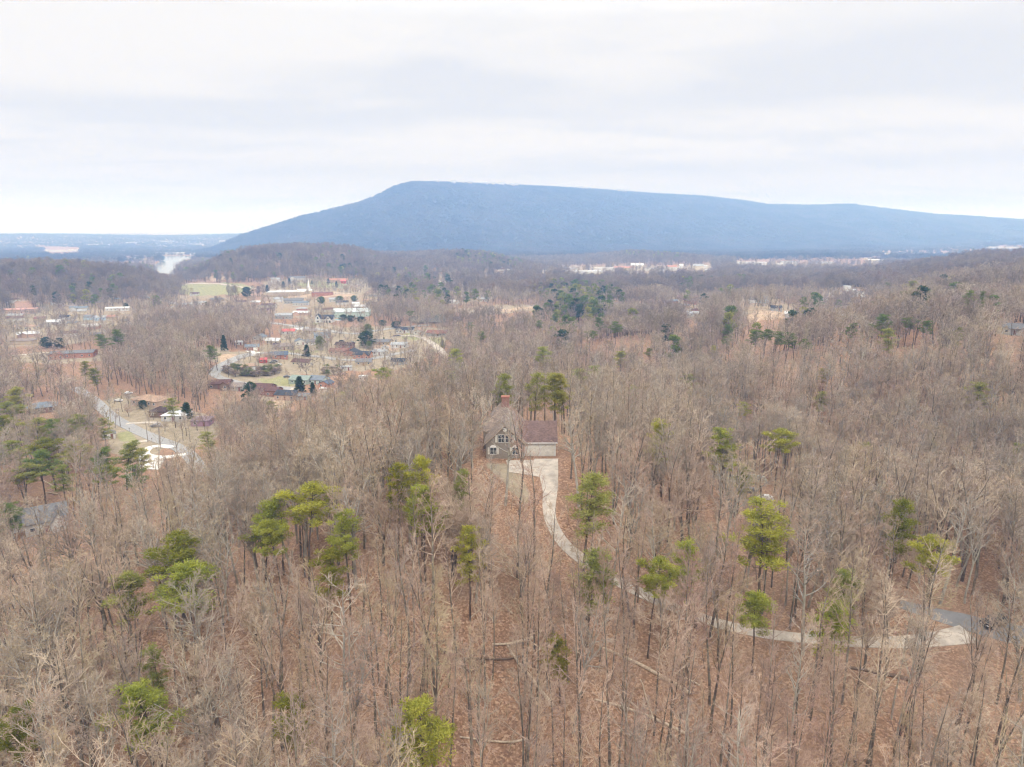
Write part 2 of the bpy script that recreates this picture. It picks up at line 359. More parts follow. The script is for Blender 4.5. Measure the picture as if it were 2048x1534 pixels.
# ------------------------------------------------------------------ ground sheet
RIVER = [(308,545),(306,538),(311,528),(322,521),(325,515),(322,512.5),(390,512.5),(386,516),(375,519),(362,524),(352,533),(346,542),(352,549),(325,551)]
DRY = [
 [(478,764),(520,752),(596,742),(604,756),(600,768),(590,776),(517,773),(480,768)],
 [(436,745),(470,717),(500,700),(530,690),(560,676),(565,650),(620,645),(700,655),(790,652),(880,672),(893,690),(860,712),(800,738),(690,742),(640,756),(600,745),(545,752),(500,762),(450,768)],
 [(530,775),(560,770),(600,780),(590,800),(560,820),(525,805)],
 [(200,800),(262,788),(330,808),(400,825),(445,850),(440,872),(385,900),(330,893),(300,925),(226,908),(212,870),(216,840)],
 [(530,563),(600,558),(730,558),(742,575),(712,592),(640,590),(560,606),(530,590)],
 [(430,708),(480,702),(500,712),(470,730),(440,735)],
 [(20,712),(80,704),(205,700),(205,722),(100,728),(40,724)],
 [(968,925),(1010,930),(1040,950),(1060,985),(1056,1010),(1030,990),(990,950)],
 [(0,628),(90,618),(220,640),(230,665),(150,690),(60,660),(0,672)],
 [(900,622),(950,612),(1086,610),(1086,618),(1000,628),(930,628)],
 [(1975,655),(2048,648),(2048,672),(1990,668)],
 [(640,620),(740,615),(742,625),(640,650),(600,648)], [(800,655),(895,655),(893,690),(850,700)],
 [(380,700),(440,694),(460,700),(430,722),(385,718)],
]
GREEN = [
 [(358,570),(385,566),(470,566),(510,574),(480,588),(400,592),(362,588)],
 [(805,668),(835,668),(848,676),(815,680),(800,676)], [(860,676),(885,674),(884,688),(860,686)],
 [(510,762),(560,754),(600,760),(590,772),(540,770)], [(620,648),(640,641),(642,650),(622,652)],
 [(560,700),(640,703),(640,708),(560,704)], [(590,567),(640,562),(700,566),(690,576),(600,575)],
 [(230,865),(262,860),(275,885),(240,880)],
]
DIRT = [
 [(1490,632),(1520,621),(1565,622),(1592,628),(1560,636),(1525,640),(1502,648)],
 [(990,620),(1086,610),(1086,614),(1000,625)],
 [(438,712),(470,706),(480,716),(462,728),(440,730)], [(285,520),(304,521),(304,526),(288,526)],
 [(745,690),(790,688),(800,700),(760,706),(742,698)], [(560,582),(700,585),(706,592),(570,595)], [(400,555),(440,550),(470,556),(430,562)],
 [(530,800),(560,790),(575,805),(550,815)],
]
SUBURB = [[(0,600),(240,600),(330,588),(430,590),(520,605),(560,640),(470,640),(330,640),(240,668),(130,690),(0,700)],
 [(520,600),(700,596),(760,585),(760,545),(1100,540),(1100,565),(980,600),(900,612),(700,625),(600,640),(540,630)],
 [(1080,532),(1420,530),(1440,545),(1300,552),(1080,550)], [(1420,515),(1920,505),(1920,530),(1700,540),(1420,540)],
 [(1330,580),(1760,575),(1760,600),(1600,640),(1350,640)], [(0,485),(520,485),(500,512),(320,512),(150,505),(0,500)], [(90,505),(310,505),(310,525),(150,520)]]

def drape(name, pts, widths, lift, mat, closed=False, seg=2.0, thick=0.0):
    """a road or path sheet laid on the ground along photo pixels"""
    P = [np.array(hit(u, v)[:2]) for u, v in pts]
    wd = widths if isinstance(widths, (list, tuple)) else [widths]*len(P)
    # Catmull-Rom through the points
    out = []; ow = []
    n = len(P)
    for i in range(n-1):
        p0, p1, p2, p3 = P[max(i-1, 0)], P[i], P[i+1], P[min(i+2, n-1)]
        k = max(2, int(np.linalg.norm(p2-p1)/seg))
        for j in range(k):
            t = j/k
            out.append(.5*((2*p1)+(-p0+p2)*t+(2*p0-5*p1+4*p2-p3)*t*t+(-p0+3*p1-3*p2+p3)*t**3)); ow.append(wd[i]*(1-t)+wd[i+1]*t)
    out.append(P[-1]); ow.append(wd[-1]); out = np.array(out); ow = np.array(ow)
    tg = np.gradient(out, axis=0); tg /= np.linalg.norm(tg, axis=1)[:, None]+1e-9
    nr = np.stack([-tg[:, 1], tg[:, 0]], 1)
    m = 7; V = []
    for k in range(m):
        f = k/(m-1)*2-1; q = out+nr*(ow[:, None]/2*f)
        V.append(np.column_stack([q, gz(q[:, 0], q[:, 1])+lift]))
    n = len(out)
    edge = np.array([V[0]-[0, 0, lift+.3]]+V+[V[-1]-[0, 0, lift+.3]])
    V = edge.reshape(-1, 3); M = m+2
    idx = np.arange(M*n).reshape(M, n)
    F = np.stack([idx[:-1, :-1], idx[1:, :-1], idx[1:, 1:], idx[:-1, 1:]], -1).reshape(-1, 4)
    o = link(name, mesh_np(name, V, F, [mat])); PATHS.append((out, ow)); return o
def patch(name, poly, lift, mat, step=1.0):
    """a paved area: photo-pixel outline laid on the ground"""
    P = np.array([hit(u, v)[:2] for u, v in poly]); lo = P.min(0); hi = P.max(0)
    nx = max(2, int((hi[0]-lo[0])/step)); ny = max(2, int((hi[1]-lo[1])/step))
    import bmesh
    bm = bmesh.new(); vs = [bm.verts.new((*p, 0)) for p in P]; bm.faces.new(vs)
    for a, k, cnt in ((0, 0, nx), (1, 1, ny)):
        for i in range(1, cnt):
            co = [0, 0, 0]; no = [0, 0, 0]; co[a] = lo[a]+(hi[a]-lo[a])*i/cnt; no[a] = 1
            bmesh.ops.bisect_plane(bm, geom=bm.verts[:]+bm.edges[:]+bm.faces[:], plane_co=co, plane_no=no)
    for v in bm.verts: v.co.z = float(gz(v.co.x, v.co.y))+lift
    if sum(f.normal.z for f in bm.faces) < 0: bmesh.ops.reverse_faces(bm, faces=bm.faces[:])
    me = bpy.data.meshes.new(name); bm.to_mesh(me); bm.free(); me.materials.append(mat)
    return link(name, me)
PATHS = []

# ---- lower the river bed, then make the sheet
_x = np.exp(_l2)*np.sin(_a2); _y = np.exp(_l2)*np.cos(_a2)
_u, _v, _d = project(_x, _y, HG)
_riv = inpoly(_u, _v, RIVER) & (np.exp(_l2) > 1400) & (np.exp(_l2) < 4500)
_rz = -9.0
HG = np.where(_riv, _rz-3, np.where((np.exp(_l2) > 1400), np.maximum(HG, _rz+1.5), HG))
# level ground below the wood house
hx, hy, hz, hr = hit(1045, 917)
HZ = float(hz)+.25
_dd = np.maximum(np.abs(_x-hx-1)/14, np.abs(_y-hy-6)/15); _f = np.clip((1.35-_dd)/.35, 0, 1)
HG = HG*(1-_f)+(HZ-.25)*_f
_u, _v, _d = project(_x, _y, HG)
def wobble_px(u, v):
    return u+3*np.sin(u*.13+v*.31), v+1.2*np.sin(u*.17+1)+.8*np.sin(u*.41)
wu, wv = wobble_px(_u, _v)
cov = np.zeros(HG.shape+(4,), np.float32); cov[..., 3] = 1
for p in DRY: cov[..., 0] = np.maximum(cov[..., 0], inpoly(wu, wv, p))
for p in GREEN: cov[..., 1] = np.maximum(cov[..., 1], inpoly(wu, wv, p))
for p in DIRT: cov[..., 2] = np.maximum(cov[..., 2], inpoly(wu, wv, p))
sub = np.zeros(HG.shape, bool)
for p in SUBURB: sub |= inpoly(wu, wv, p)
cov[..., 0] = np.maximum(cov[..., 0], sub*.55*(np.exp(_l2) < 2600))
cov[..., 0] = np.maximum(cov[..., 0], (np.exp(_l2) > 900)*(np.exp(_l2) < 2800)*.38)
_k = np.ones((3,))/3
for c in range(3):
    q = cov[..., c]; q = (np.roll(q, 1, 0)+q+np.roll(q, -1, 0))/3; cov[..., c] = (np.roll(q, 1, 1)+q+np.roll(q, -1, 1))/3
def build_ground():
    na, nr = HG.shape
    V = np.stack([_x, _y, HG], -1).reshape(-1, 3); idx = np.arange(na*nr).reshape(na, nr)
    F = np.stack([idx[:-1, :-1], idx[1:, :-1], idx[1:, 1:], idx[:-1, 1:]], -1).reshape(-1, 4)[:, ::-1]
    # the rest of the circle behind and beside the viewer, and the middle
    bk = np.radians(np.linspace(52, 308, 66))[1:-1]; nb = len(bk)
    R = np.exp(LR); w = (np.arange(nb)+1)/(nb+1)
    hb = HG[-1][None]*(1-w[:, None])+HG[0][None]*w[:, None]
    Vb = np.stack([R[None]*np.sin(bk)[:, None], R[None]*np.cos(bk)[:, None], hb], -1).reshape(-1, 3)
    ib = np.arange(nb*nr).reshape(nb, nr)+len(V)
    full = np.concatenate([idx[-1:], ib, idx[:1]], 0)
    Fb = np.stack([full[:-1, :-1], full[1:, :-1], full[1:, 1:], full[:-1, 1:]], -1).reshape(-1, 4)[:, ::-1]
    V = np.concatenate([V, Vb, [[0, 0, float(HG[:, 0].mean())]]]); ctr = len(V)-1
    ring = np.concatenate([idx[:, 0], ib[:, 0], idx[:1, 0]])
    Fc = np.stack([np.full(len(ring)-1, ctr), ring[1:], ring[:-1]], -1)
    me = mesh_np('ground', V, [F, Fb, Fc], [M_GROUND], smooth=True)
    a = me.color_attributes.new('cover', 'FLOAT_COLOR', 'POINT')
    cc = np.zeros((len(V), 4), np.float32); cc[:na*nr] = cov.reshape(-1, 4); a.data.foreach_set('color', cc.ravel())
    o = link('ground', me); tag(o, kind='structure')
build_ground()
def water_mat():
    m, t, b = principled('river_water', .12, .5)
    b.inputs['Base Color'].default_value = (.20, .20, .18, 1)
    g = t.nodes.new('ShaderNodeNewGeometry'); n = noise_n(t, g.outputs['Position'], .05, 4, .6)
    bp = t.nodes.new('ShaderNodeBump'); bp.inputs['Strength'].default_value = .15; bp.inputs['Distance'].default_value = .6; L(t, n, bp.inputs['Height']); L(t, bp.outputs[0], b.inputs['Normal'])
    return m
_P = [(ray(u, v), u, v) for u, v in [(290,500),(410,500),(390,560),(290,560)]]
def build_river():
    pts = []
    for u, v in [(285,506),(400,506),(385,560),(285,560)]:
        d = ray(u, v); t = (_rz-CAMZ)/d[2]; pts.append((d[0]*t, d[1]*t, _rz))
    V = np.array(pts); o = link('river_water', mesh_np('river_water', V, np.array([[3, 2, 1, 0]]), [water_mat()])); tag(o, kind='structure')
build_river()

# ---- far mountain, its own sheet of rock and wood floor
PROF = [(-1500,520),(200,512),(400,501),(440,494),(500,468),(560,449),(620,430),(700,411),(735,402),(760,392),(785,379),(800,371),(830,363),(870,363),(900,364),(1000,368),(1100,373),(1200,379),(1300,387),(1400,393),(1460,400),(1520,409),(1600,411),(1680,409),(1750,418),(1850,430),(1950,436),(2048,442),(2200,447),(2600,456),(3200,462)]
def mountain():
    us = np.arange(380, 3000, 4.0); T = np.concatenate([np.linspace(0, 1, 150), [1.03, 1.08, 1.2, 1.5]])
    pv = np.interp(us, [p[0] for p in PROF], [p[1] for p in PROF])
    a = np.arctan((us-1024)/FPX)
    Rr = np.interp(us, [380, 830, 1200, 2048, 3000], [4300, 5000, 5900, 8300, 10500]); Rf = np.interp(us, [380, 600, 830, 1200, 2048, 3000], [4200, 3600, 3300, 3700, 5300, 7600])
    el = []
    for u, v in zip(us, pv):
        d = ray(u, v); el.append(d[2]/math.hypot(d[0], d[1]))
    Z1 = CAMZ+np.array(el)*Rr
    Z1 = Z1-6
    A, TT = np.meshgrid(a, T, indexing='ij')
    R = Rf[:, None]+(Rr-Rf)[:, None]*TT
    t = np.clip(TT, 0, 1)
    prof = .45*t**1.15+.55*(3*t**2-2*t**3)**1.25
    x = R*np.sin(A); y = R*np.cos(A)
    # spurs and hollows running down the slope
    k = np.sin(x*.0045+2*np.sin(y*.0011))*14+np.sin(x*.012+y*.004+1.7)*7+np.sin(x*.031-y*.011)*3.5+np.sin(x*.07+y*.05)*2
    env = np.clip(4*t*(1-t), 0, 1)*np.clip((Z1[:, None])/200, 0, 1)
    Z = -12+(Z1[:, None]+12)*prof+k*env*1.3
    Z = np.where(TT > 1, Z1[:, None]-(TT-1)*300, Z)
    V = np.stack([x, y, Z], -1)
    n, m = A.shape; idx = np.arange(n*m).reshape(n, m)
    F = np.stack([idx[:-1, :-1], idx[1:, :-1], idx[1:, 1:], idx[:-1, 1:]], -1).reshape(-1, 4)[:, ::-1]
    mt, tt, b = principled('mountain_shaded_floor', .95, .05)
    g = tt.nodes.new('ShaderNodeNewGeometry'); P = g.outputs['Position']
    n1 = noise_n(tt, P, .0035, 4, .6); n2 = noise_n(tt, P, .05, 5, .8); n3 = noise_n(tt, P, .012, 4, .7)
    c = ramp_n(tt, n2, [(.32, (.040, .036, .033)), (.68, (.062, .055, .05))])  # floor colour darkened in place of shade between the tree clumps
    c = mix_n(tt, ramp_n(tt, math_n(tt, 'ADD', math_n(tt, 'MULTIPLY', n1, .6), math_n(tt, 'MULTIPLY', n3, .4)), [(.48, 0), (.6, .7)]), c, (.04, .05, .03))
    L(tt, c, b.inputs['Base Color'])
    o = link('mountain', mesh_np('mountain', V.reshape(-1, 3), F, [mt], smooth=True)); tag(o, kind='structure')
    return V, T
MV, MT = mountain()

# ---- roads
M_ASPH = plain('worn_asphalt', (.30, .295, .29), .9, .10, .6)
M_ASPH2 = plain('dark_asphalt', (.21, .205, .205), .9, .10, .5)
M_CONC = plain('pale_concrete', (.46, .405, .345), .85, .22, .45)
M_CONCW = plain('white_concrete', (.70, .68, .64), .85, .06, .8)
DRIVE = [(1092,918),(1098,955),(1100,985),(1098,1015),(1103,1045),(1122,1080),(1150,1108),(1195,1140),(1240,1165),(1290,1190),(1350,1216),(1420,1242),(1500,1262),(1590,1275),(1680,1283),(1780,1285),(1860,1280),(1940,1268)]
def road(name, *a, **k): o = drape(name, *a, **k); tag(o, kind='structure'); return o
road('driveway', DRIVE, [6.0,4.2,3.2,2.8]+[2.5]*10+[2.6,2.8,3.2,4.6], .10, M_CONC, seg=1.0)
o = patch('parking_pad', [(1012,921),(1112,921),(1116,948),(1108,962),(1060,951),(1018,945)], .13, M_CONC); tag(o, kind='structure')
road('road', [(1800,1208),(1860,1226),(1930,1244),(2000,1262),(2100,1282)], [3,4,5.5,6,6], .06, M_ASPH2)
road('valley_road', [(150,775),(187,800),(222,832),(264,856),(308,876),(352,893),(382,914),(400,945)], 6.2, .12, M_ASPH)
road('street', [(590,778),(560,776),(520,774),(485,767),(455,760),(434,753),(429,745),(440,734),(462,722),(490,711),(517,706),(570,706),(612,711),(645,714),(676,719),(712,720),(752,716),(795,707),(830,700)], 7, .2, M_ASPH, seg=4)
road('street', [(480,636),(510,641),(545,646),(580,651),(620,657),(656,661),(693,667),(725,666),(760,660),(800,655),(860,650)], 8, .25, M_ASPH, seg=5)
road('street', [(790,673),(830,672),(860,684),(880,700),(890,712)], 6, .25, M_CONC, seg=5)
road('field_path', [(360,570),(400,567),(440,568),(480,574),(520,579),(570,581),(640,585),(700,588)], 7, .4, M_CONC, seg=8)
road('farm_drive', [(302,553),(312,558),(330,566),(350,574),(358,568)], 8, .5, M_CONC, seg=8)
road('far_street', [(20,712),(90,706),(150,704),(195,700)], 6, .25, M_CONC, seg=5)
HS = [(300,884),(318,888),(333,892)]
road('horseshoe_drive', [(345,895),(318,892),(296,897),(286,907),(296,914),(325,915),(350,912),(372,908)], [4,4,4,5,6,5,4,4], .16, M_CONCW, seg=.8)
o = patch('white_parking_pad', [(275,908),(292,914),(330,918),(318,940),(280,938)], .13, M_CONCW); tag(o, kind='structure')
road('white_driveway', [(252,888),(275,884),(296,882)], 3.5, .14, M_CONC, seg=1)
road('white_driveway', [(497,702),(508,705),(520,707)], 6, .26, M_CONCW, seg=1)
road('white_driveway', [(252,848),(275,846),(300,845),(318,846)], 3, .14, M_CONC, seg=1)
road('white_driveway', [(600,785),(580,788),(590,776)], 4, .26, M_CONC, seg=1)
# ------------------------------------------------------------------ trees
def nrm(v): return v/(np.linalg.norm(v)+1e-9)
def tubes(P0, P1, R0, R1, n):
    """separate tapered prisms, one per segment"""
    P0, P1, R0, R1 = map(np.asarray, (P0, P1, R0, R1)); k = len(P0)
    if not k: return np.zeros((0, 3)), np.zeros((0, 4), int)
    d = P1-P0; d = d/(np.linalg.norm(d, axis=1)[:, None]+1e-9)
    ref = np.where(np.abs(d[:, 2:3]) < .9, [[0, 0, 1.]], [[1., 0, 0]])
    a = np.cross(d, ref); a /= np.linalg.norm(a, axis=1)[:, None]+1e-9; b = np.cross(d, a)
    V = np.empty((k, 2, n, 3))
    for i in range(n):
        c, s = math.cos(2*math.pi*i/n), math.sin(2*math.pi*i/n); w = a*c+b*s
        V[:, 0, i] = P0+w*R0[:, None]; V[:, 1, i] = P1+w*R1[:, None]
    base = (np.arange(k)*2*n)[:, None]; i = np.arange(n); j = (i+1) % n
    F = np.stack([base+i, base+j, base+n+j, base+n+i], -1).reshape(-1, 4)
    return V.reshape(-1, 3), F
class Tree:
    def __init__(s, seed): s.r = np.random.RandomState(seed); s.trunk = []; s.limb = []; s.twig = []
    def rnd(s, a, b): return a+(b-a)*s.r.rand()
    def perp(s, d, ang):
        """a direction leaving d by the angle ang"""
        q = nrm(np.cross(d, nrm(s.r.randn(3)))); return nrm(d*math.cos(ang)+q*math.sin(ang))
    def chain(s, p, d, L_, r0, r1, nseg, wander, up, store):
        pts = [p]; q = p.copy(); dirs = []
        for i in range(nseg):
            d = nrm(d+s.r.randn(3)*wander+np.array([0, 0, up])); q = q+d*L_/nseg; pts.append(q); dirs.append(d)
            a = r0+(r1-r0)*i/nseg; b = r0+(r1-r0)*(i+1)/nseg; store.append((pts[-2], q, a, b))
        return pts, dirs
def grow(tr, p, d, L_, r, lvl, cfg):
    nseg, wander, up, kids, ang, lf, rf, tipr = cfg[lvl]
    st = tr.limb if lvl < len(cfg)-2 else tr.twig
    pts, dirs = tr.chain(p, d, L_, r, max(tipr, r*.35), nseg, wander, up, st)
    if lvl+1 >= len(cfg): return
    k = max(1, int(kids*tr.rnd(.75, 1.25)))
    for i in range(k):
        t = tr.rnd(.22, 1.0) if i else 1.0; j = min(int(t*nseg), nseg-1); f = t*nseg-j
        q = pts[j]+(pts[j+1]-pts[j])*min(f, 1)
        grow(tr, q, tr.perp(dirs[j], tr.rnd(ang*.6, ang*1.3)), L_*tr.rnd(lf*.65, lf*1.2)*(1.15-.5*t), max(tipr, r*(1-.6*t)*rf), lvl+1, cfg)
def bare_tree(seed, form, H=22, tw=1.0, fine=1.0):
    tr = Tree(seed); lean = tr.r.randn(3)*.03; lean[2] = 0
    # nseg, wander, up, kids, angle, length factor, radius factor, tip radius
    tipr = .0088*tw
    cfg = [(5, .10, .06, 7*fine, .75, .48, .55, .02*tw), (4, .13, .04, 6*fine, .75, .45, .6, .014*tw), (3, .16, .02, 6*fine, .8, .50, .7, tipr), (2, .2, 0, 0, .8, .5, .7, tipr)]
    R = tr.rnd(.17, .26)
    if form == 'straight':
        R *= 1.1
        pts, dirs = tr.chain(np.zeros(3)-[0, 0, .6], nrm(np.array([0, 0, 1.])+lean), H*.97, R, .03, 16, .028, .03, tr.trunk)
        n = 20
        for i in range(n):
            t = .42+.56*(i/n)**.9; j = int(t*16); q = pts[min(j, 15)]+(pts[min(j+1, 16)]-pts[min(j, 15)])*(t*16-j)
            grow(tr, q, tr.perp(np.array([0, 0, 1.]), tr.rnd(.55, .95)), H*tr.rnd(.13, .25)*(1.25-t*.75), R*(1.1-t)*.7, 0, cfg)
    elif form == 'fork':
        hf = tr.rnd(.36, .5)*H
        pts, dirs = tr.chain(np.zeros(3)-[0, 0, .6], nrm(np.array([0, 0, 1.])+lean), hf, R*1.1, R*.75, 8, .03, .03, tr.trunk)
        for s_ in range(tr.r.randint(2, 4)):
            p2, d2 = tr.chain(pts[-1], tr.perp(np.array([0, 0, 1.]), tr.rnd(.15, .4)), H-hf, R*.6, .03, 11, .05, .06, tr.trunk)
            for i in range(10):
                t = .15+.83*i/10; j = int(t*11); q = p2[j]
                grow(tr, q, tr.perp(d2[min(j, 10)], tr.rnd(.5, .95)), H*tr.rnd(.12, .24)*(1.15-t*.6), R*(1.1-t)*.55, 0, cfg)
    elif form == 'spread':
        hf = tr.rnd(.26, .36)*H
        pts, dirs = tr.chain(np.zeros(3)-[0, 0, .6], nrm(np.array([0, 0, 1.])+lean), hf, R*1.3, R, 6, .04, .02, tr.trunk)
        for s_ in range(6):
            a = s_*1.05+tr.rnd(-.3, .3); e = tr.rnd(.35, .85)
            d = np.array([math.cos(a)*math.sin(e), math.sin(a)*math.sin(e), math.cos(e)])
            p2, d2 = tr.chain(pts[-1]-[0, 0, tr.rnd(0, .12*H)], d, H*tr.rnd(.55, .72), R*.55, .03, 10, .07, .04, tr.limb)
            for i in range(9):
                t = .2+.78*i/9; j = int(t*10); q = p2[j]
                grow(tr, q, tr.perp(d2[min(j, 9)], tr.rnd(.5, .9)), H*tr.rnd(.13, .24)*(1.15-t*.6), R*(1.1-t)*.55, 0, cfg)
    elif form == 'small':
        pts, dirs = tr.chain(np.zeros(3)-[0, 0, .4], nrm(np.array([0, 0, 1.])+lean*3), H*.95, .07, .02, 10, .06, .03, tr.trunk)
        for i in range(11):
            t = .3+.68*i/11; j = int(t*10); q = pts[j]
            grow(tr, q, tr.perp(np.array([0, 0, 1.]), tr.rnd(.6, 1.1)), H*tr.rnd(.16, .3)*(1.2-t*.7), .035, 1, cfg)
    return tr
def segs(lst, n):
    if not lst: return np.zeros((0, 3)), np.zeros((0, 4), int)
    return tubes([s[0] for s in lst], [s[1] for s in lst], np.array([s[2] for s in lst]), np.array([s[3] for s in lst]), n)
def cat(parts):
    V = []; F = []; k = 0; I = []
    for (v, f, m) in parts:
        V.append(v); F.append(f+k); I.append(np.full(len(f), m)); k += len(v)
    return np.concatenate(V), F, np.concatenate(I)

FORMS = ['straight', 'fork', 'straight', 'spread', 'fork', 'straight', 'spread', 'straight', 'fork']
PALE = [0, 1, 0, 1, 0, 0, 0, 1, 1]
BARE = []      # (trunk mesh, crown mesh, form, pale)
def bare_meshes():
    for i, (f, pale) in enumerate(zip(FORMS, PALE)):
        tr = bare_tree(11+i*7, f, 22 if f != 'spread' else 20, 1.0, (1.0, 1.0, .62, 1.0, .7, .85, 1.1, .6, 1.0)[i])
        bk = M_BARK_PALE if pale else M_BARK
        vt, ft = segs(tr.trunk, 7); tm = mesh_np('trunk', vt, ft, [bk], smooth=True)
        a = segs(tr.limb, 4); b = segs(tr.twig, 3)
        V, F, I = cat([(*a, 0), (*b, 1)]); cm = mesh_np('crown', V, F, [M_BARK_PALE if pale else M_TWIG, M_TWIG], I)
        BARE.append((tm, cm, f, pale))
bare_meshes()
def joined(name, meshes):
    """one mesh data-block from several (for the wood that is one object)"""
    parts = []; mats = []
    for me in meshes:
        v = np.empty(len(me.vertices)*3, np.float32); me.vertices.foreach_get('co', v)
        n = len(me.loops); li = np.empty(n, np.int32); me.loops.foreach_get('vertex_index', li)
        tot = np.empty(len(me.polygons), np.int32); me.polygons.foreach_get('loop_total', tot)
        mi = np.empty(len(me.polygons), np.int32); me.polygons.foreach_get('material_index', mi)
        assert (tot == tot[0]).all()
        off = []
        for m in me.materials:
            if m not in mats: mats.append(m)
            off.append(mats.index(m))
        parts.append((v.reshape(-1, 3), li.reshape(-1, tot[0]), np.array(off)[mi]))
    V = np.concatenate([p[0] for p in parts]); F = []; I = []; k = 0
    for v, f, i in parts: F.append(f+k); I.append(i); k += len(v)
    return mesh_np(name, V, F, mats, np.concatenate(I))
# coarser trees for middle and far distance
def lod2(seed, form):
    tr = bare_tree(seed, form, 21, 2.6, .62)
    V, F, I = cat([(*segs(tr.trunk, 4), 0), (*segs(tr.limb, 3), 1), (*segs(tr.twig, 3), 1)])
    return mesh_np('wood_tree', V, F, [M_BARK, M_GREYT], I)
def sliver_cloud(r, n, R, H, z0, rad, ln, up=.5, shape=1.0):
    """n short branch pieces filling a rounded crown"""
    a = r.rand(n)*2*math.pi; q = r.rand(n)**.45; e = r.rand(n)
    z = z0+(H-z0)*e; rr = R*np.sqrt(np.clip(1-(2*e**shape-1)**2, .05, 1))*q
    P = np.stack([rr*np.cos(a), rr*np.sin(a), z], 1)
    D = np.stack([np.cos(a)*.7, np.sin(a)*.7, np.full(n, up)], 1)+r.randn(n, 3)*.5; D /= np.linalg.norm(D, axis=1)[:, None]
    l = ln*(.5+r.rand(n)); return tubes(P-D*l[:, None]/2, P+D*l[:, None]/2, np.full(n, rad), np.full(n, rad*.4), 3)
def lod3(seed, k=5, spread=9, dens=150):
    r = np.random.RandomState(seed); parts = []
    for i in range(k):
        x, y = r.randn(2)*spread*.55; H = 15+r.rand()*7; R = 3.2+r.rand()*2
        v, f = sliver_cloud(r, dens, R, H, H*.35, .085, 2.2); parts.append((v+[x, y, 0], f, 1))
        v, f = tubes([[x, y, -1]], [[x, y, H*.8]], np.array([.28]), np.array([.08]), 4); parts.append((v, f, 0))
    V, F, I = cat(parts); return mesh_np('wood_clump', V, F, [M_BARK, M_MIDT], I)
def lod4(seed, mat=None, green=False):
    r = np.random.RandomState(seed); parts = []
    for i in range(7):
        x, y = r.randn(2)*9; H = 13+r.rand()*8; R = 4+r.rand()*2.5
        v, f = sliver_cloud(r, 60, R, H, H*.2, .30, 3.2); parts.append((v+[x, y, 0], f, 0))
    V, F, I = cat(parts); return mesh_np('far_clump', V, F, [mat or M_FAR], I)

# evergreens -----------------------------------------------------------
def tufts(r, C, n, rx, rz, ln, wd, up=.35):
    """n needle tufts (slim bent diamonds) in a flattened clump round C"""
    d = r.randn(n, 3); d /= np.linalg.norm(d, axis=1)[:, None]; q = r.rand(n)**.5
    P = C+d*q[:, None]*[rx, rx, rz]
    D = d*[1, 1, .5]+[0, 0, up]+r.randn(n, 3)*.45; D /= np.linalg.norm(D, axis=1)[:, None]
    S = np.cross(D, r.randn(n, 3)); S /= np.linalg.norm(S, axis=1)[:, None]
    l = (ln*(.6+.8*r.rand(n)))[:, None]; w = wd*.5
    V = np.stack([P-D*l*.5, P+S*w, P+D*l*.5, P-S*w], 1).reshape(-1, 3)
    return V, np.arange(n*4).reshape(-1, 4)
def pine(seed, H=20, R=3.6, z0=.52, nl=22, dens=1.0, kind='pine'):
    r = np.random.RandomState(seed); tr = Tree(seed+5)
    pts, dirs = tr.chain(np.array([0, 0, -.6]), np.array([0, 0, 1.])+tr.r.randn(3)*.02, H*.98, .2, .03, 14, .03, .03, tr.trunk)
    parts = []
    for i in range(nl):
        t = z0+(1-z0)*((i+.5)/nl)**.9; j = min(int(t*14), 13); q = pts[j]+(pts[j+1]-pts[j])*(t*14-j)
        a = i*2.4+tr.rnd(-.5, .5); el = tr.rnd(-.05, .35)+(t-z0)*.6
        u_ = (t-z0)/(1-z0); env = (math.sin(min(1, u_*1.25+.25)*math.pi*.5)*(1-u_**2.2)+.12)
        Lb = R*env*tr.rnd(.6, 1.25)
        d = np.array([math.cos(a)*math.cos(el), math.sin(a)*math.cos(el), math.sin(el)])
        p2, d2 = tr.chain(q, d, Lb, .06, .02, 4, .10, .07, tr.limb)
        for c in range(max(2, int(Lb/.75))):
            f = 1-(c*.75)/max(Lb, .1)*.9; jj = min(int(f*4), 3); cc = p2[jj]+(p2[jj+1]-p2[jj])*(f*4-jj)
            cc = cc+tr.r.randn(3)*[.45, .45, .12]
            s = tr.rnd(.55, .95)*(1 if c == 0 else .85)
            parts.append(tufts(r, cc+[0, 0, .1], int(150*dens*s), s*1.5, s*.78, .50, .125))
    parts.append(tufts(r, pts[-1], int(80*dens), .5, .5, .4, .13, .8))
    V, F, I = cat([(*p, 0) for p in parts]); F = np.concatenate(F)
    crown = mesh_np('crown', V, F, [M_PINE])
    V2, F2, I2 = cat([(*segs(tr.trunk, 7), 0), (*segs(tr.limb, 4), 0)]); trunk = mesh_np('trunk', V2, F2, [M_BARK_PINE], smooth=True)
    return trunk, crown
def cedar(seed, H=9, R=2.4, dens=1.0, shape='cone'):
    r = np.random.RandomState(seed); parts = []; n = int(64*dens)
    for i in range(n):
        t = (i+.5)/n; a = i*2.4
        lob = 1+.28*math.sin(3*a+seed)+.18*math.sin(5*a+7*t+seed*2)
        rad = R*lob*((1-t)**.75 if shape == 'cone' else math.sqrt(max(.03, 1-(2*t**.9-1)**2)))*(.5+.62*r.rand())
        c = np.array([math.cos(a)*rad*.72, math.sin(a)*rad*.72, H*(.08+.88*t)])
        parts.append(tufts(r, c, int(70*dens), max(.35, R*.24), max(.3, H*.045), .42, .20, .6))
    V, F, I = cat([(*p, 0) for p in parts]); crown = mesh_np('crown', V, np.concatenate(F), [M_DARKG])
    v, f = tubes([[0, 0, -.4]], [[0, 0, H*.8]], np.array([.2]), np.array([.05]), 6)
    return mesh_np('trunk', v, f, [M_BARK], smooth=True), crown
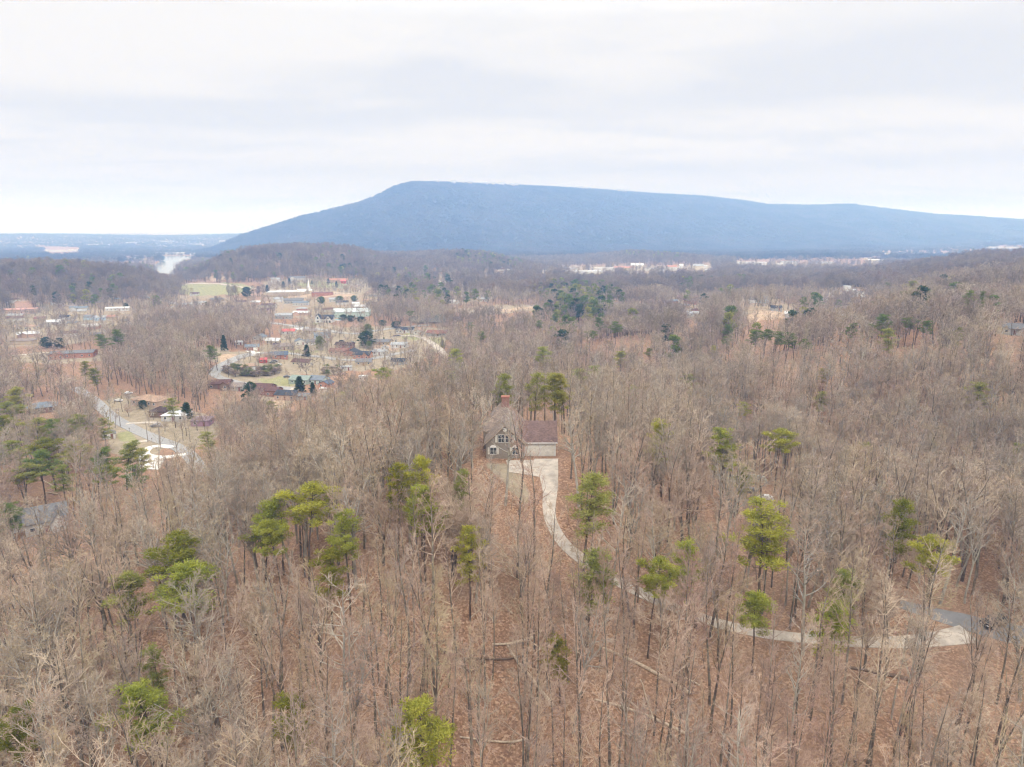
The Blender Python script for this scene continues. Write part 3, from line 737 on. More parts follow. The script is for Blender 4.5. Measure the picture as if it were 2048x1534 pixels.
PINES = [pine(3, 20, 3.6, .55, 22), pine(8, 20, 4.2, .62, 18), pine(13, 21, 3.2, .45, 26), pine(21, 19, 3.9, .66, 16), pine(34, 20, 2.9, .40, 24, .8)]
CEDARS = [cedar(2), cedar(5)]; DOMES = [cedar(7, 8, 3.6, 1.2, 'dome'), cedar(9, 8, 3.6, 1.2, 'dome')]
def set_mat(o, m):
    o.material_slots[0].link = 'OBJECT'; o.material_slots[0].material = m
RNG = random.Random(5)
KEEP = []     # crown columns of explicit trees (u, v_top, v_base) not used for rejection
PLACED = []
def put_tree(name, cat_, meshes, loc, s, sxy, label, group, mat=None, rz=None):
    e = empty(name, loc, RNG.uniform(0, 6.28) if rz is None else rz, label, cat_, group); e.scale = (s*sxy, s*sxy, s)
    t = link('trunk', meshes[0], e); c = link('crown', meshes[1], e)
    if mat: set_mat(c, mat)
    PLACED.append((loc[0], loc[1], 2.2)); return e
def by_top(u, vt, H):
    """foot of a tree H metres tall whose top shows at (u, vt)"""
    return hit(u, vt, H, 192 if 970 < u < 1165 and 680 < vt < 790 else 50)
# ------------------------------------------------------------------ buildings
class MB:
    """collects faces with metre-scale UVs; build() links them as one mesh object"""
    def __init__(s): s.v = []; s.f = []; s.m = []
    def poly(s, pts, mi=0):
        k = len(s.v); s.v += [tuple(map(float, p)) for p in pts]; s.f.append(tuple(range(k, k+len(pts)))); s.m.append(mi)
    def box(s, x0, x1, y0, y1, z0, z1, mi=0):
        a = [(x0,y0,z0),(x1,y0,z0),(x1,y1,z0),(x0,y1,z0),(x0,y0,z1),(x1,y0,z1),(x1,y1,z1),(x0,y1,z1)]
        for f in ((0,3,2,1),(4,5,6,7),(0,1,5,4),(1,2,6,5),(2,3,7,6),(3,0,4,7)): s.poly([a[i] for i in f], mi)
    def slab(s, pts, th, mi=0):
        """a sloping plate: top outline pts (counter-clockwise from above), th thick"""
        lo = [(p[0], p[1], p[2]-th) for p in pts]; n = len(pts)
        s.poly(pts, mi); s.poly(lo[::-1], mi)
        for i in range(n): s.poly([lo[i], lo[(i+1) % n], pts[(i+1) % n], pts[i]], mi)
    def tube(s, p0, p1, r0, r1, n=8, mi=0):
        V, F = tubes([p0], [p1], np.array([r0]), np.array([r1]), n)
        for f in F: s.poly([V[i] for i in f], mi)
        s.poly([V[i] for i in range(n)][::-1], mi); s.poly([V[n+i] for i in range(n)], mi)
    def mesh(s, name, mats):
        me = bpy.data.meshes.new(name); me.from_pydata(s.v, [], s.f)
        for m in mats: me.materials.append(m)
        me.polygons.foreach_set('material_index', s.m)
        uv = me.uv_layers.new(name='UVMap'); me.update()
        for p in me.polygons:
            n = p.normal
            if abs(n.z) > .25:   # roofs: along the eave / up the slope
                h = math.hypot(n.x, n.y)
                ax = (-n.y/h, n.x/h) if h > 1e-3 else (1, 0); k = 1/max(abs(n.z), .3)
                for li in p.loop_indices:
                    c = me.vertices[me.loops[li].vertex_index].co
                    uv.data[li].uv = (c.x*ax[0]+c.y*ax[1], (c.x*ax[1]-c.y*ax[0])*k if h > 1e-3 else c.y)
            else:
                for li in p.loop_indices:
                    c = me.vertices[me.loops[li].vertex_index].co; uv.data[li].uv = (c.x*abs(n.y)+c.y*abs(n.x), c.z)
        return me
    def build(s, name, mats, parent=None):
        if not isinstance(mats, (list, tuple)): mats = [mats]
        return link(name, s.mesh(name, mats), parent)
M_GLASS = plain('window_glass', (.06, .07, .08), .15, .1, .8, 0, .5)
M_WHITE = plain('white_trim', (.74, .73, .71), .6, .05)
RC = {'charcoal': (.055,.06,.07), 'grey': (.17,.17,.175), 'lightgrey': (.34,.35,.36), 'bluegrey': (.18,.205,.235), 'navy': (.10,.125,.165), 'brown': (.125,.07,.062), 'darkbrown': (.075,.05,.045),
      'tan': (.36,.25,.18), 'rust': (.40,.21,.15), 'red': (.50,.09,.08), 'white': (.54,.55,.56), 'greenmetal': (.25,.42,.36), 'mauve': (.25,.19,.22), 'greygreen': (.25,.30,.27), 'pink': (.52,.30,.24), 'redbrown': (.22,.11,.085), 'metal': (.42,.47,.47), 'taupe': (.24,.20,.18)}
WC = {'white': (.60,.59,.57), 'cream': (.62,.55,.42), 'tan': (.46,.38,.29), 'grey': (.33,.33,.32), 'sage': (.33,.39,.34), 'blue': (.40,.50,.60), 'palegrey': (.52,.51,.49), 'brown': (.20,.14,.10), 'red': (.42,.06,.05), 'green': (.45,.55,.50), 'mauve': (.35,.22,.29)}
BC = {'brick': (.36,.125,.075), 'orangebrick': (.46,.20,.12), 'darkbrick': (.23,.085,.06), 'palebrick': (.50,.33,.24), 'pinkbrick': (.55,.36,.28)}
def rmat(c): return shingle(c+'_shingles', RC[c]) if c not in ('metal', 'white', 'greenmetal', 'red') else plain(c+'_roofing', RC[c], .5, .06, .4)
def wmat(c): return brickm(c+'_wall', BC[c]) if c in BC else plain(c+'_siding', WC[c], .8, .05, .8)
def gable(roof, wall, x0, x1, y0, y1, h, rise, along='x', ov=.45, th=.16, base=-1.2):
    """walls with gable ends into wall, two roof plates into roof; the ridge runs along x or y"""
    wall.box(x0, x1, y0, y1, base, h)
    if along == 'x':
        ym = (y0+y1)/2; k = rise/((y1-y0)/2); zo = h-ov*k
        for x, sgn in ((x0, 1), (x1, -1)): wall.poly([(x, y0, h), (x, ym, h+rise), (x, y1, h)] if sgn > 0 else [(x, y0, h), (x, y1, h), (x, ym, h+rise)])
        roof.slab([(x0-ov, y0-ov, zo+th), (x1+ov, y0-ov, zo+th), (x1+ov, ym, h+rise+th), (x0-ov, ym, h+rise+th)], th)
        roof.slab([(x0-ov, ym+.002, h+rise+th), (x1+ov, ym+.002, h+rise+th), (x1+ov, y1+ov, zo+th), (x0-ov, y1+ov, zo+th)], th)
    else:
        xm = (x0+x1)/2; k = rise/((x1-x0)/2); zo = h-ov*k
        for y, sgn in ((y0, 1), (y1, -1)): wall.poly([(x0, y, h), (x1, y, h), (xm, y, h+rise)] if sgn > 0 else [(x0, y, h), (xm, y, h+rise), (x1, y, h)])
        roof.slab([(x0-ov, y0-ov, zo+th), (xm, y0-ov, h+rise+th), (xm, y1+ov, h+rise+th), (x0-ov, y1+ov, zo+th)][::-1][::-1] if False else [(x0-ov, y0-ov, zo+th), (xm, y0-ov, h+rise+th), (xm, y1+ov, h+rise+th), (x0-ov, y1+ov, zo+th)], th)
        roof.slab([(xm+.002, y0-ov, h+rise+th), (x1+ov, y0-ov, zo+th), (x1+ov, y1+ov, zo+th), (xm+.002, y1+ov, h+rise+th)], th)
def hip(roof, wall, x0, x1, y0, y1, h, rise, ov=.45, th=.16, base=-1.2):
    wall.box(x0, x1, y0, y1, base, h)
    a, b, c, d = x0-ov, x1+ov, y0-ov, y1+ov; m = min(b-a, d-c)/2*.98; ym = (c+d)/2; xm = (a+b)/2; z0 = h; z1 = h+rise
    if b-a >= d-c: r0 = (a+m, ym, z1); r1 = (b-m, ym, z1)
    else: r0 = (xm, c+m, z1); r1 = (xm, d-m, z1)
    A, B, C_, D = (a, c, z0+th), (b, c, z0+th), (b, d, z0+th), (a, d, z0+th)
    if b-a >= d-c: fs = [[A, B, r1, r0], [B, C_, r1], [C_, D, r0, r1], [D, A, r0]]
    else: fs = [[A, B, r0], [B, C_, r1, r0], [C_, D, r1], [D, A, r0, r1]]
    for f in fs: roof.poly(f)
    roof.box(a, b, c, d, z0, z0+th)
def window(parent, x, y, z, w, h, face, frame=None, shutters=None, cols=2):
    """face: 'f' front (-y), 'b' back, 'l' left (-x), 'r' right; frame mesh, pane as its child"""
    M = MB(); t = .07; q = .06
    M.box(-w/2-t, w/2+t, -q, 0, h/2, h/2+t); M.box(-w/2-t, w/2+t, -q, 0, -h/2-t, -h/2); M.box(-w/2-t, -w/2, -q, 0, -h/2, h/2); M.box(w/2, w/2+t, -q, 0, -h/2, h/2)
    for c in range(1, cols): xx = -w/2+w*c/cols; M.box(xx-.03, xx+.03, -q, 0, -h/2, h/2)
    if cols > 1: M.box(-w/2, w/2, -q+.004, -.004, -.025, .025)
    o = M.build('window', frame or M_WHITE, parent); o.location = (x, y, z)
    o.rotation_euler = (0, 0, {'f': 0, 'b': math.pi, 'l': -math.pi/2, 'r': math.pi/2}[face])
    G = MB(); G.box(-w/2, w/2, -.03, -.004, -h/2, h/2); G.build('pane', M_GLASS, o); return o
_WM = {}
def small_window(parent, x, y, z, face, w=1.1, h=1.1):
    k = (w, h)
    if k not in _WM:
        M = MB(); t = .09; M.box(-w/2-t, w/2+t, -.08, 0, h/2, h/2+t); M.box(-w/2-t, w/2+t, -.08, 0, -h/2-t, -h/2); M.box(-w/2-t, -w/2, -.08, 0, -h/2, h/2); M.box(w/2, w/2+t, -.08, 0, -h/2, h/2)
        G = MB(); G.box(-w/2, w/2, -.04, -.004, -h/2, h/2); _WM[k] = (M.mesh('window', [M_WHITE]), G.mesh('pane', [M_GLASS]))
    o = link('window', _WM[k][0], parent); o.location = (x, y, z); o.rotation_euler = (0, 0, {'f': 0, 'b': math.pi, 'l': -math.pi/2, 'r': math.pi/2}[face])
    link('pane', _WM[k][1], o)
FOOT = []
def house(u, v, wpx, roofc, wallc, label, kind='gable', rot=0, d=8.5, h=2.7, rise=1.8, extra='', cat='house', name='house', group='houses in the valley', tiny=False, wmax=60, wmin=5):
    x, y, z, r = hit(u, v); _, _, dep = project(x, y, z); w = max(wmin, min(wmax, wpx*float(dep)/FPX))
    e = empty(name, (x, y, z), math.radians(rot)-math.atan2(x, y)*.6, label, cat, group)
    e.location = (x+math.sin(math.atan2(x, y))*d*.4, y+d*.4, z)
    e.location.z = float(gz(e.location.x, e.location.y))+.25
    R = MB(); Wl = MB(); x0, x1, y0, y1 = -w/2, w/2, -d/2, d/2
    if kind == 'gable': gable(R, Wl, x0, x1, y0, y1, h, rise, 'x')
    elif kind == 'gabley': gable(R, Wl, x0, x1, y0, y1, h, rise, 'y')
    elif kind == 'hip': hip(R, Wl, x0, x1, y0, y1, h, rise)
    elif kind == 'flat': Wl.box(x0, x1, y0, y1, -1.2, h); R.box(x0-.25, x1+.25, y0-.25, y1+.25, h, h+.35)
    elif kind == 'L':
        gable(R, Wl, x0, x1, y0, y1, h, rise, 'x')
        gable(R, Wl, x0+w*.06, x0+w*.42, y0-3.2, y0+d*.5, h+.01, rise*.92, 'y')
    elif kind == 'R':
        gable(R, Wl, x0, x1, y0, y1, h, rise, 'x')
        gable(R, Wl, x1-w*.40, x1-w*.05, y0-3.0, y0+d*.5, h+.01, rise*.92, 'y')
    R.build('roof', rmat(roofc), e); Wl.build('wall', wmat(wallc), e)
    fy = y0
    if not tiny:
        n = max(2, min(6, int(w/3.2)))
        for i in range(n):
            xx = x0+w*(i+.5)/n; yy = fy
            if kind == 'L' and x0+w*.04 < xx < x0+w*.44: yy = y0-3.2
            if kind == 'R' and x1-w*.42 < xx < x1-w*.03: yy = y0-3.0
            if i == n//2:
                D = MB(); D.box(xx-.5, xx+.5, yy-.06, yy-.002, -.2, 2.05); dr = D.build('door', plain('door_paint', (.22, .10, .08), .5), e)
                K = MB(); K.box(xx+.36, xx+.42, yy-.11, yy-.06, .95, 1.02); K.build('handle', plain('metal_trim', (.4, .4, .4), .4, .05, 1, .8), dr)
            else: small_window(e, xx, yy, 1.45, 'f')
        small_window(e, x1, 0, 1.45, 'r'); small_window(e, x0, 0, 1.45, 'l')
    if 'c' in extra:
        K = MB(); K.box(x0+w*.3, x0+w*.3+.9, -.2, .5, h*.6, h+rise+.9); K.box(x0+w*.3-.08, x0+w*.3+.98, -.28, .58, h+rise+.9, h+rise+1.05); K.build('chimney', wmat('darkbrick' if wallc not in BC else wallc), e)
    if 'g' in extra:   # garage door
        K = MB(); K.box(x1-4.2, x1-1.2, y0-.05, y0-.002, -.3, 2.2)
        K.build('garage_door', M_WHITE, e)
    if 'p' in extra:   # open carport on posts
        K = MB(); K.box(x1+.5, x1+5.5, y0-.2, y1-1, h-.35, h-.15); cp = K.build('carport_roof', rmat('white'), e)
        for px_, py_ in ((x1+5.2, y0+.1), (x1+5.2, y1-1.4), (x1+.9, y0+.1)):
            K = MB(); K.box(px_-.08, px_+.08, py_-.08, py_+.08, -1, h-.352); K.build('post', M_WHITE, e)
    if 's' in extra:   # solar-like dark panel of newer roofing is left out; a porch instead
        K = MB(); K.slab([(x0+w*.25, y0-2.2, h-.35), (x0+w*.75, y0-2.2, h-.35), (x0+w*.75, y0-.46, h-.05), (x0+w*.25, y0-.46, h-.05)], .12); K.build('porch_roof', rmat(roofc), e)
        for px_ in (x0+w*.27, x0+w*.5, x0+w*.73):
            K = MB(); K.box(px_-.07, px_+.07, y0-2.1, y0-1.96, -1, h-.46); K.build('post', M_WHITE, e)
    if 't' in extra: pass
    PLACED.append((e.location.x, e.location.y, max(w, d)*.5+1.0)); FOOT.append((e.location.x, e.location.y, w, d))
    return e
H_ = [
 # u, v, width px, roof, wall, label, kind, rot, depth, height, rise, extra
 (568,700,40,'taupe','tan','tan house with broad taupe hip roof behind the navy roofed house','hip',10,10,2.7,2.2,''),
 (505,701,26,'bluegrey','brick','small brick house with open white garage beside the curving street','gable',5,8,2.6,1.6,'g'),
 (557,718,36,'navy','brick','brick house with navy blue roof behind the red shed','gable',4,8,2.8,2.0,''),
 (606,732,38,'brown','cream','cream house with brown roof and white carport','gable',-28,8,2.7,1.7,''),
 (496,742,30,'tan','white','low white house with pinkish tan roof inside the street bend','hip',15,9,2.6,1.5,'g'),
 (479,690,10,'white','white','little white outbuilding in the wood edge above the street','gable',0,4,2.2,1,''),
 (690,697,34,'darkbrown','darkbrick','dark brown roofed brick house, upper one of the brick pair','gable',-14,9,2.8,2.0,''),
 (680,709,38,'redbrown','pinkbrick','long pale brick house with red brown roof below the dark roofed one','gable',-12,8,2.6,1.6,''),
 (704,712,28,'charcoal','brick','brick house with white front gable in the row by the street','gabley',-25,9,2.7,2.0,''),
 (726,717,34,'charcoal','orangebrick','orange brick house with charcoal roof and gable toward the street','R',-12,9,2.8,2.1,''),
 (764,690,40,'grey','tan','long tan house with slate grey roof behind the dark evergreen','gable',-20,9,2.7,1.8,''),
 (800,696,32,'lightgrey','white','white ranch house below the long tan house','gable',-12,8,2.7,1.5,''),
 (770,701,14,'lightgrey','white','tiny white outbuilding on the orange bank','gabley',0,4,2.2,1.2,''),
 (761,710,28,'lightgrey','white','white house with pale roof at the end of the street','gable',-10,8,2.6,1.5,''),
 (811,665,34,'charcoal','white','white house with charcoal roof and twin gables on the lawn','L',-8,9,2.7,2.0,''),
 (838,669,20,'tan','white','small white gabled garage beside the twin gabled house','gabley',-8,8,2.7,1.8,''),
 (876,672,42,'redbrown','grey','long grey house with red brown roof at the right end of town','gable',-22,9,2.7,1.9,'s'),
 (729,731,30,'grey','tan','grey roofed house peeping over the knoll trees','gable',-5,8,2.6,1.7,''),
 (798,730,28,'charcoal','grey','dark roofed house half hidden by the knoll trees','gable',-12,8,2.6,1.7,''),
 (604,768,40,'greygreen','sage','sage green house with pale green roof beside the dry field','gable',-22,9,2.7,2.0,''),
 (638,768,32,'bluegrey','green','pale green house with blue grey roof next to the sage one','gable',-25,9,2.7,1.9,''),
 (653,776,22,'navy','orangebrick','small brick house with dark blue roof at the field corner','gabley',-25,7,2.6,1.6,''),
 (530,790,36,'brown','darkbrick','brick split level house with brown roof, left of the pair by the street','gable',-22,9,4.2,1.9,''),
 (549,793,24,'brown','darkbrick','lower brown roofed wing house beside the split level house','gable',-22,8,3.4,1.6,''),
 (577,800,44,'charcoal','palebrick','pale brick house with charcoal roof at the foot of the knoll','gable',-20,9,3.0,1.8,''),
 (441,778,42,'brown','brown','dark brown roofed house in the trees below the street bend','R',-4,9,2.8,1.8,''),
 (477,782,22,'taupe','grey','small taupe roofed house between the trees and the magnolia','gable',-8,8,2.6,1.6,''),
 (608,800,24,'grey','grey','low grey outbuilding under the knoll trees','gable',-15,6,2.2,1.2,''),
 (645,676,32,'bluegrey','blue','pale blue house with blue grey roof at the back street','gable',8,9,2.7,1.7,''),
 (628,690,34,'grey','white','white house with long grey roof in the middle of town','gable',6,9,2.6,1.8,''),
 (600,690,20,'bluegrey','white','white gabled house left of the long grey roof','gabley',12,9,2.7,2.0,''),
 (549,688,28,'white','cream','cream house with bright pale roof','gable',-25,8,2.6,1.9,''),
 (520,680,22,'bluegrey','white','grey roofed house behind the bare trees left of the cream one','gabley',-20,8,2.6,1.9,''),
 (578,668,26,'red','white','white building with bright red roof','gable',-8,9,2.6,1.7,''),
 (598,664,14,'white','cream','small cream building touching the red roof','gable',-5,7,2.4,1.2,''),
 (620,667,26,'taupe','tan','low tan house right of the red roof','gable',0,8,2.5,1.4,''),
 (305,812,66,'tan','palebrick','long low house with pale tan hip roof running away from the valley road','hip',-38,11,2.7,2.2,''),
 (322,834,32,'darkbrown','brown','dark brown roofed wing in front of the long tan roof','hip',-20,8,2.7,2.0,''),
 (355,842,46,'white','palegrey','house with patched white roof in the valley clearing','hip',-18,9,2.6,1.9,''),
 (405,852,34,'mauve','mauve','mauve roofed house at the right side of the valley clearing','hip',-10,8,2.5,1.6,''),
 (85,826,50,'bluegrey','brown','grey roofed house among dark trees at the left','hip',12,10,2.7,2.2,''),
 (92,1064,72,'grey','palegrey','big house with weathered grey roof showing through bare trees on the left','R',14,11,3.4,3.2,''),
 (45,1062,30,'grey','palegrey','low garage beside the weathered grey roofed house','gable',14,7,2.6,1.6,''),
 (218,878,13,'grey','white','little white shed by the lower front lawn','gabley',10,4,2.2,1.2,''),
 (147,716,78,'grey','brick','long red brick building with grey and white roof','gable',-4,13,3.4,1.3,''),
 (115,719,26,'redbrown','orangebrick','short orange brick wing at the left of the long brick building','gabley',-4,10,3.2,1.5,''),
 (2030,670,42,'grey','white','house with white posts and grey roof at the right edge of the hill','gable',-12,9,3.4,1.7,'s'),
 (1704,640,38,'lightgrey','palegrey','pale house with light grey roof at the foot of the right hill','hip',-5,11,3.2,2.4,''),
 (1552,622,20,'charcoal','grey','dark low roof above the bare earth bank','gable',0,8,2.6,1.5,''),
 (1387,633,28,'lightgrey','palegrey','long pale roof in the grey wood right of the pine strip','gable',-5,10,2.8,1.8,''),
 (1350,631,20,'rust','pinkbrick','pinkish roofed house left of the long pale roof','gable',0,9,2.7,1.6,''),
 (554,694,12,'darkbrown','brown','dark back garden shed with two doors','gable',0,4,2.1,.8,''),
 (727,762,16,'white','white','white trailer parked at the knoll edge','flat',-8,3,2.8,.4,''),
 (527,726,12,'red','red','small red shed beside the dark bare tree','gable',0,4,2.2,1.0,''),
 (693,741,22,'lightgrey','palegrey','pale low shed in the brush above the knoll','flat',-5,5,2.2,.4,''),
]
for a in H_:
    u, v, w, rc, wc, lab, kd, rot, d, h, rise, ex = a
    house(u, v, w, rc, wc, lab, kd, rot, d, h, rise, ex)
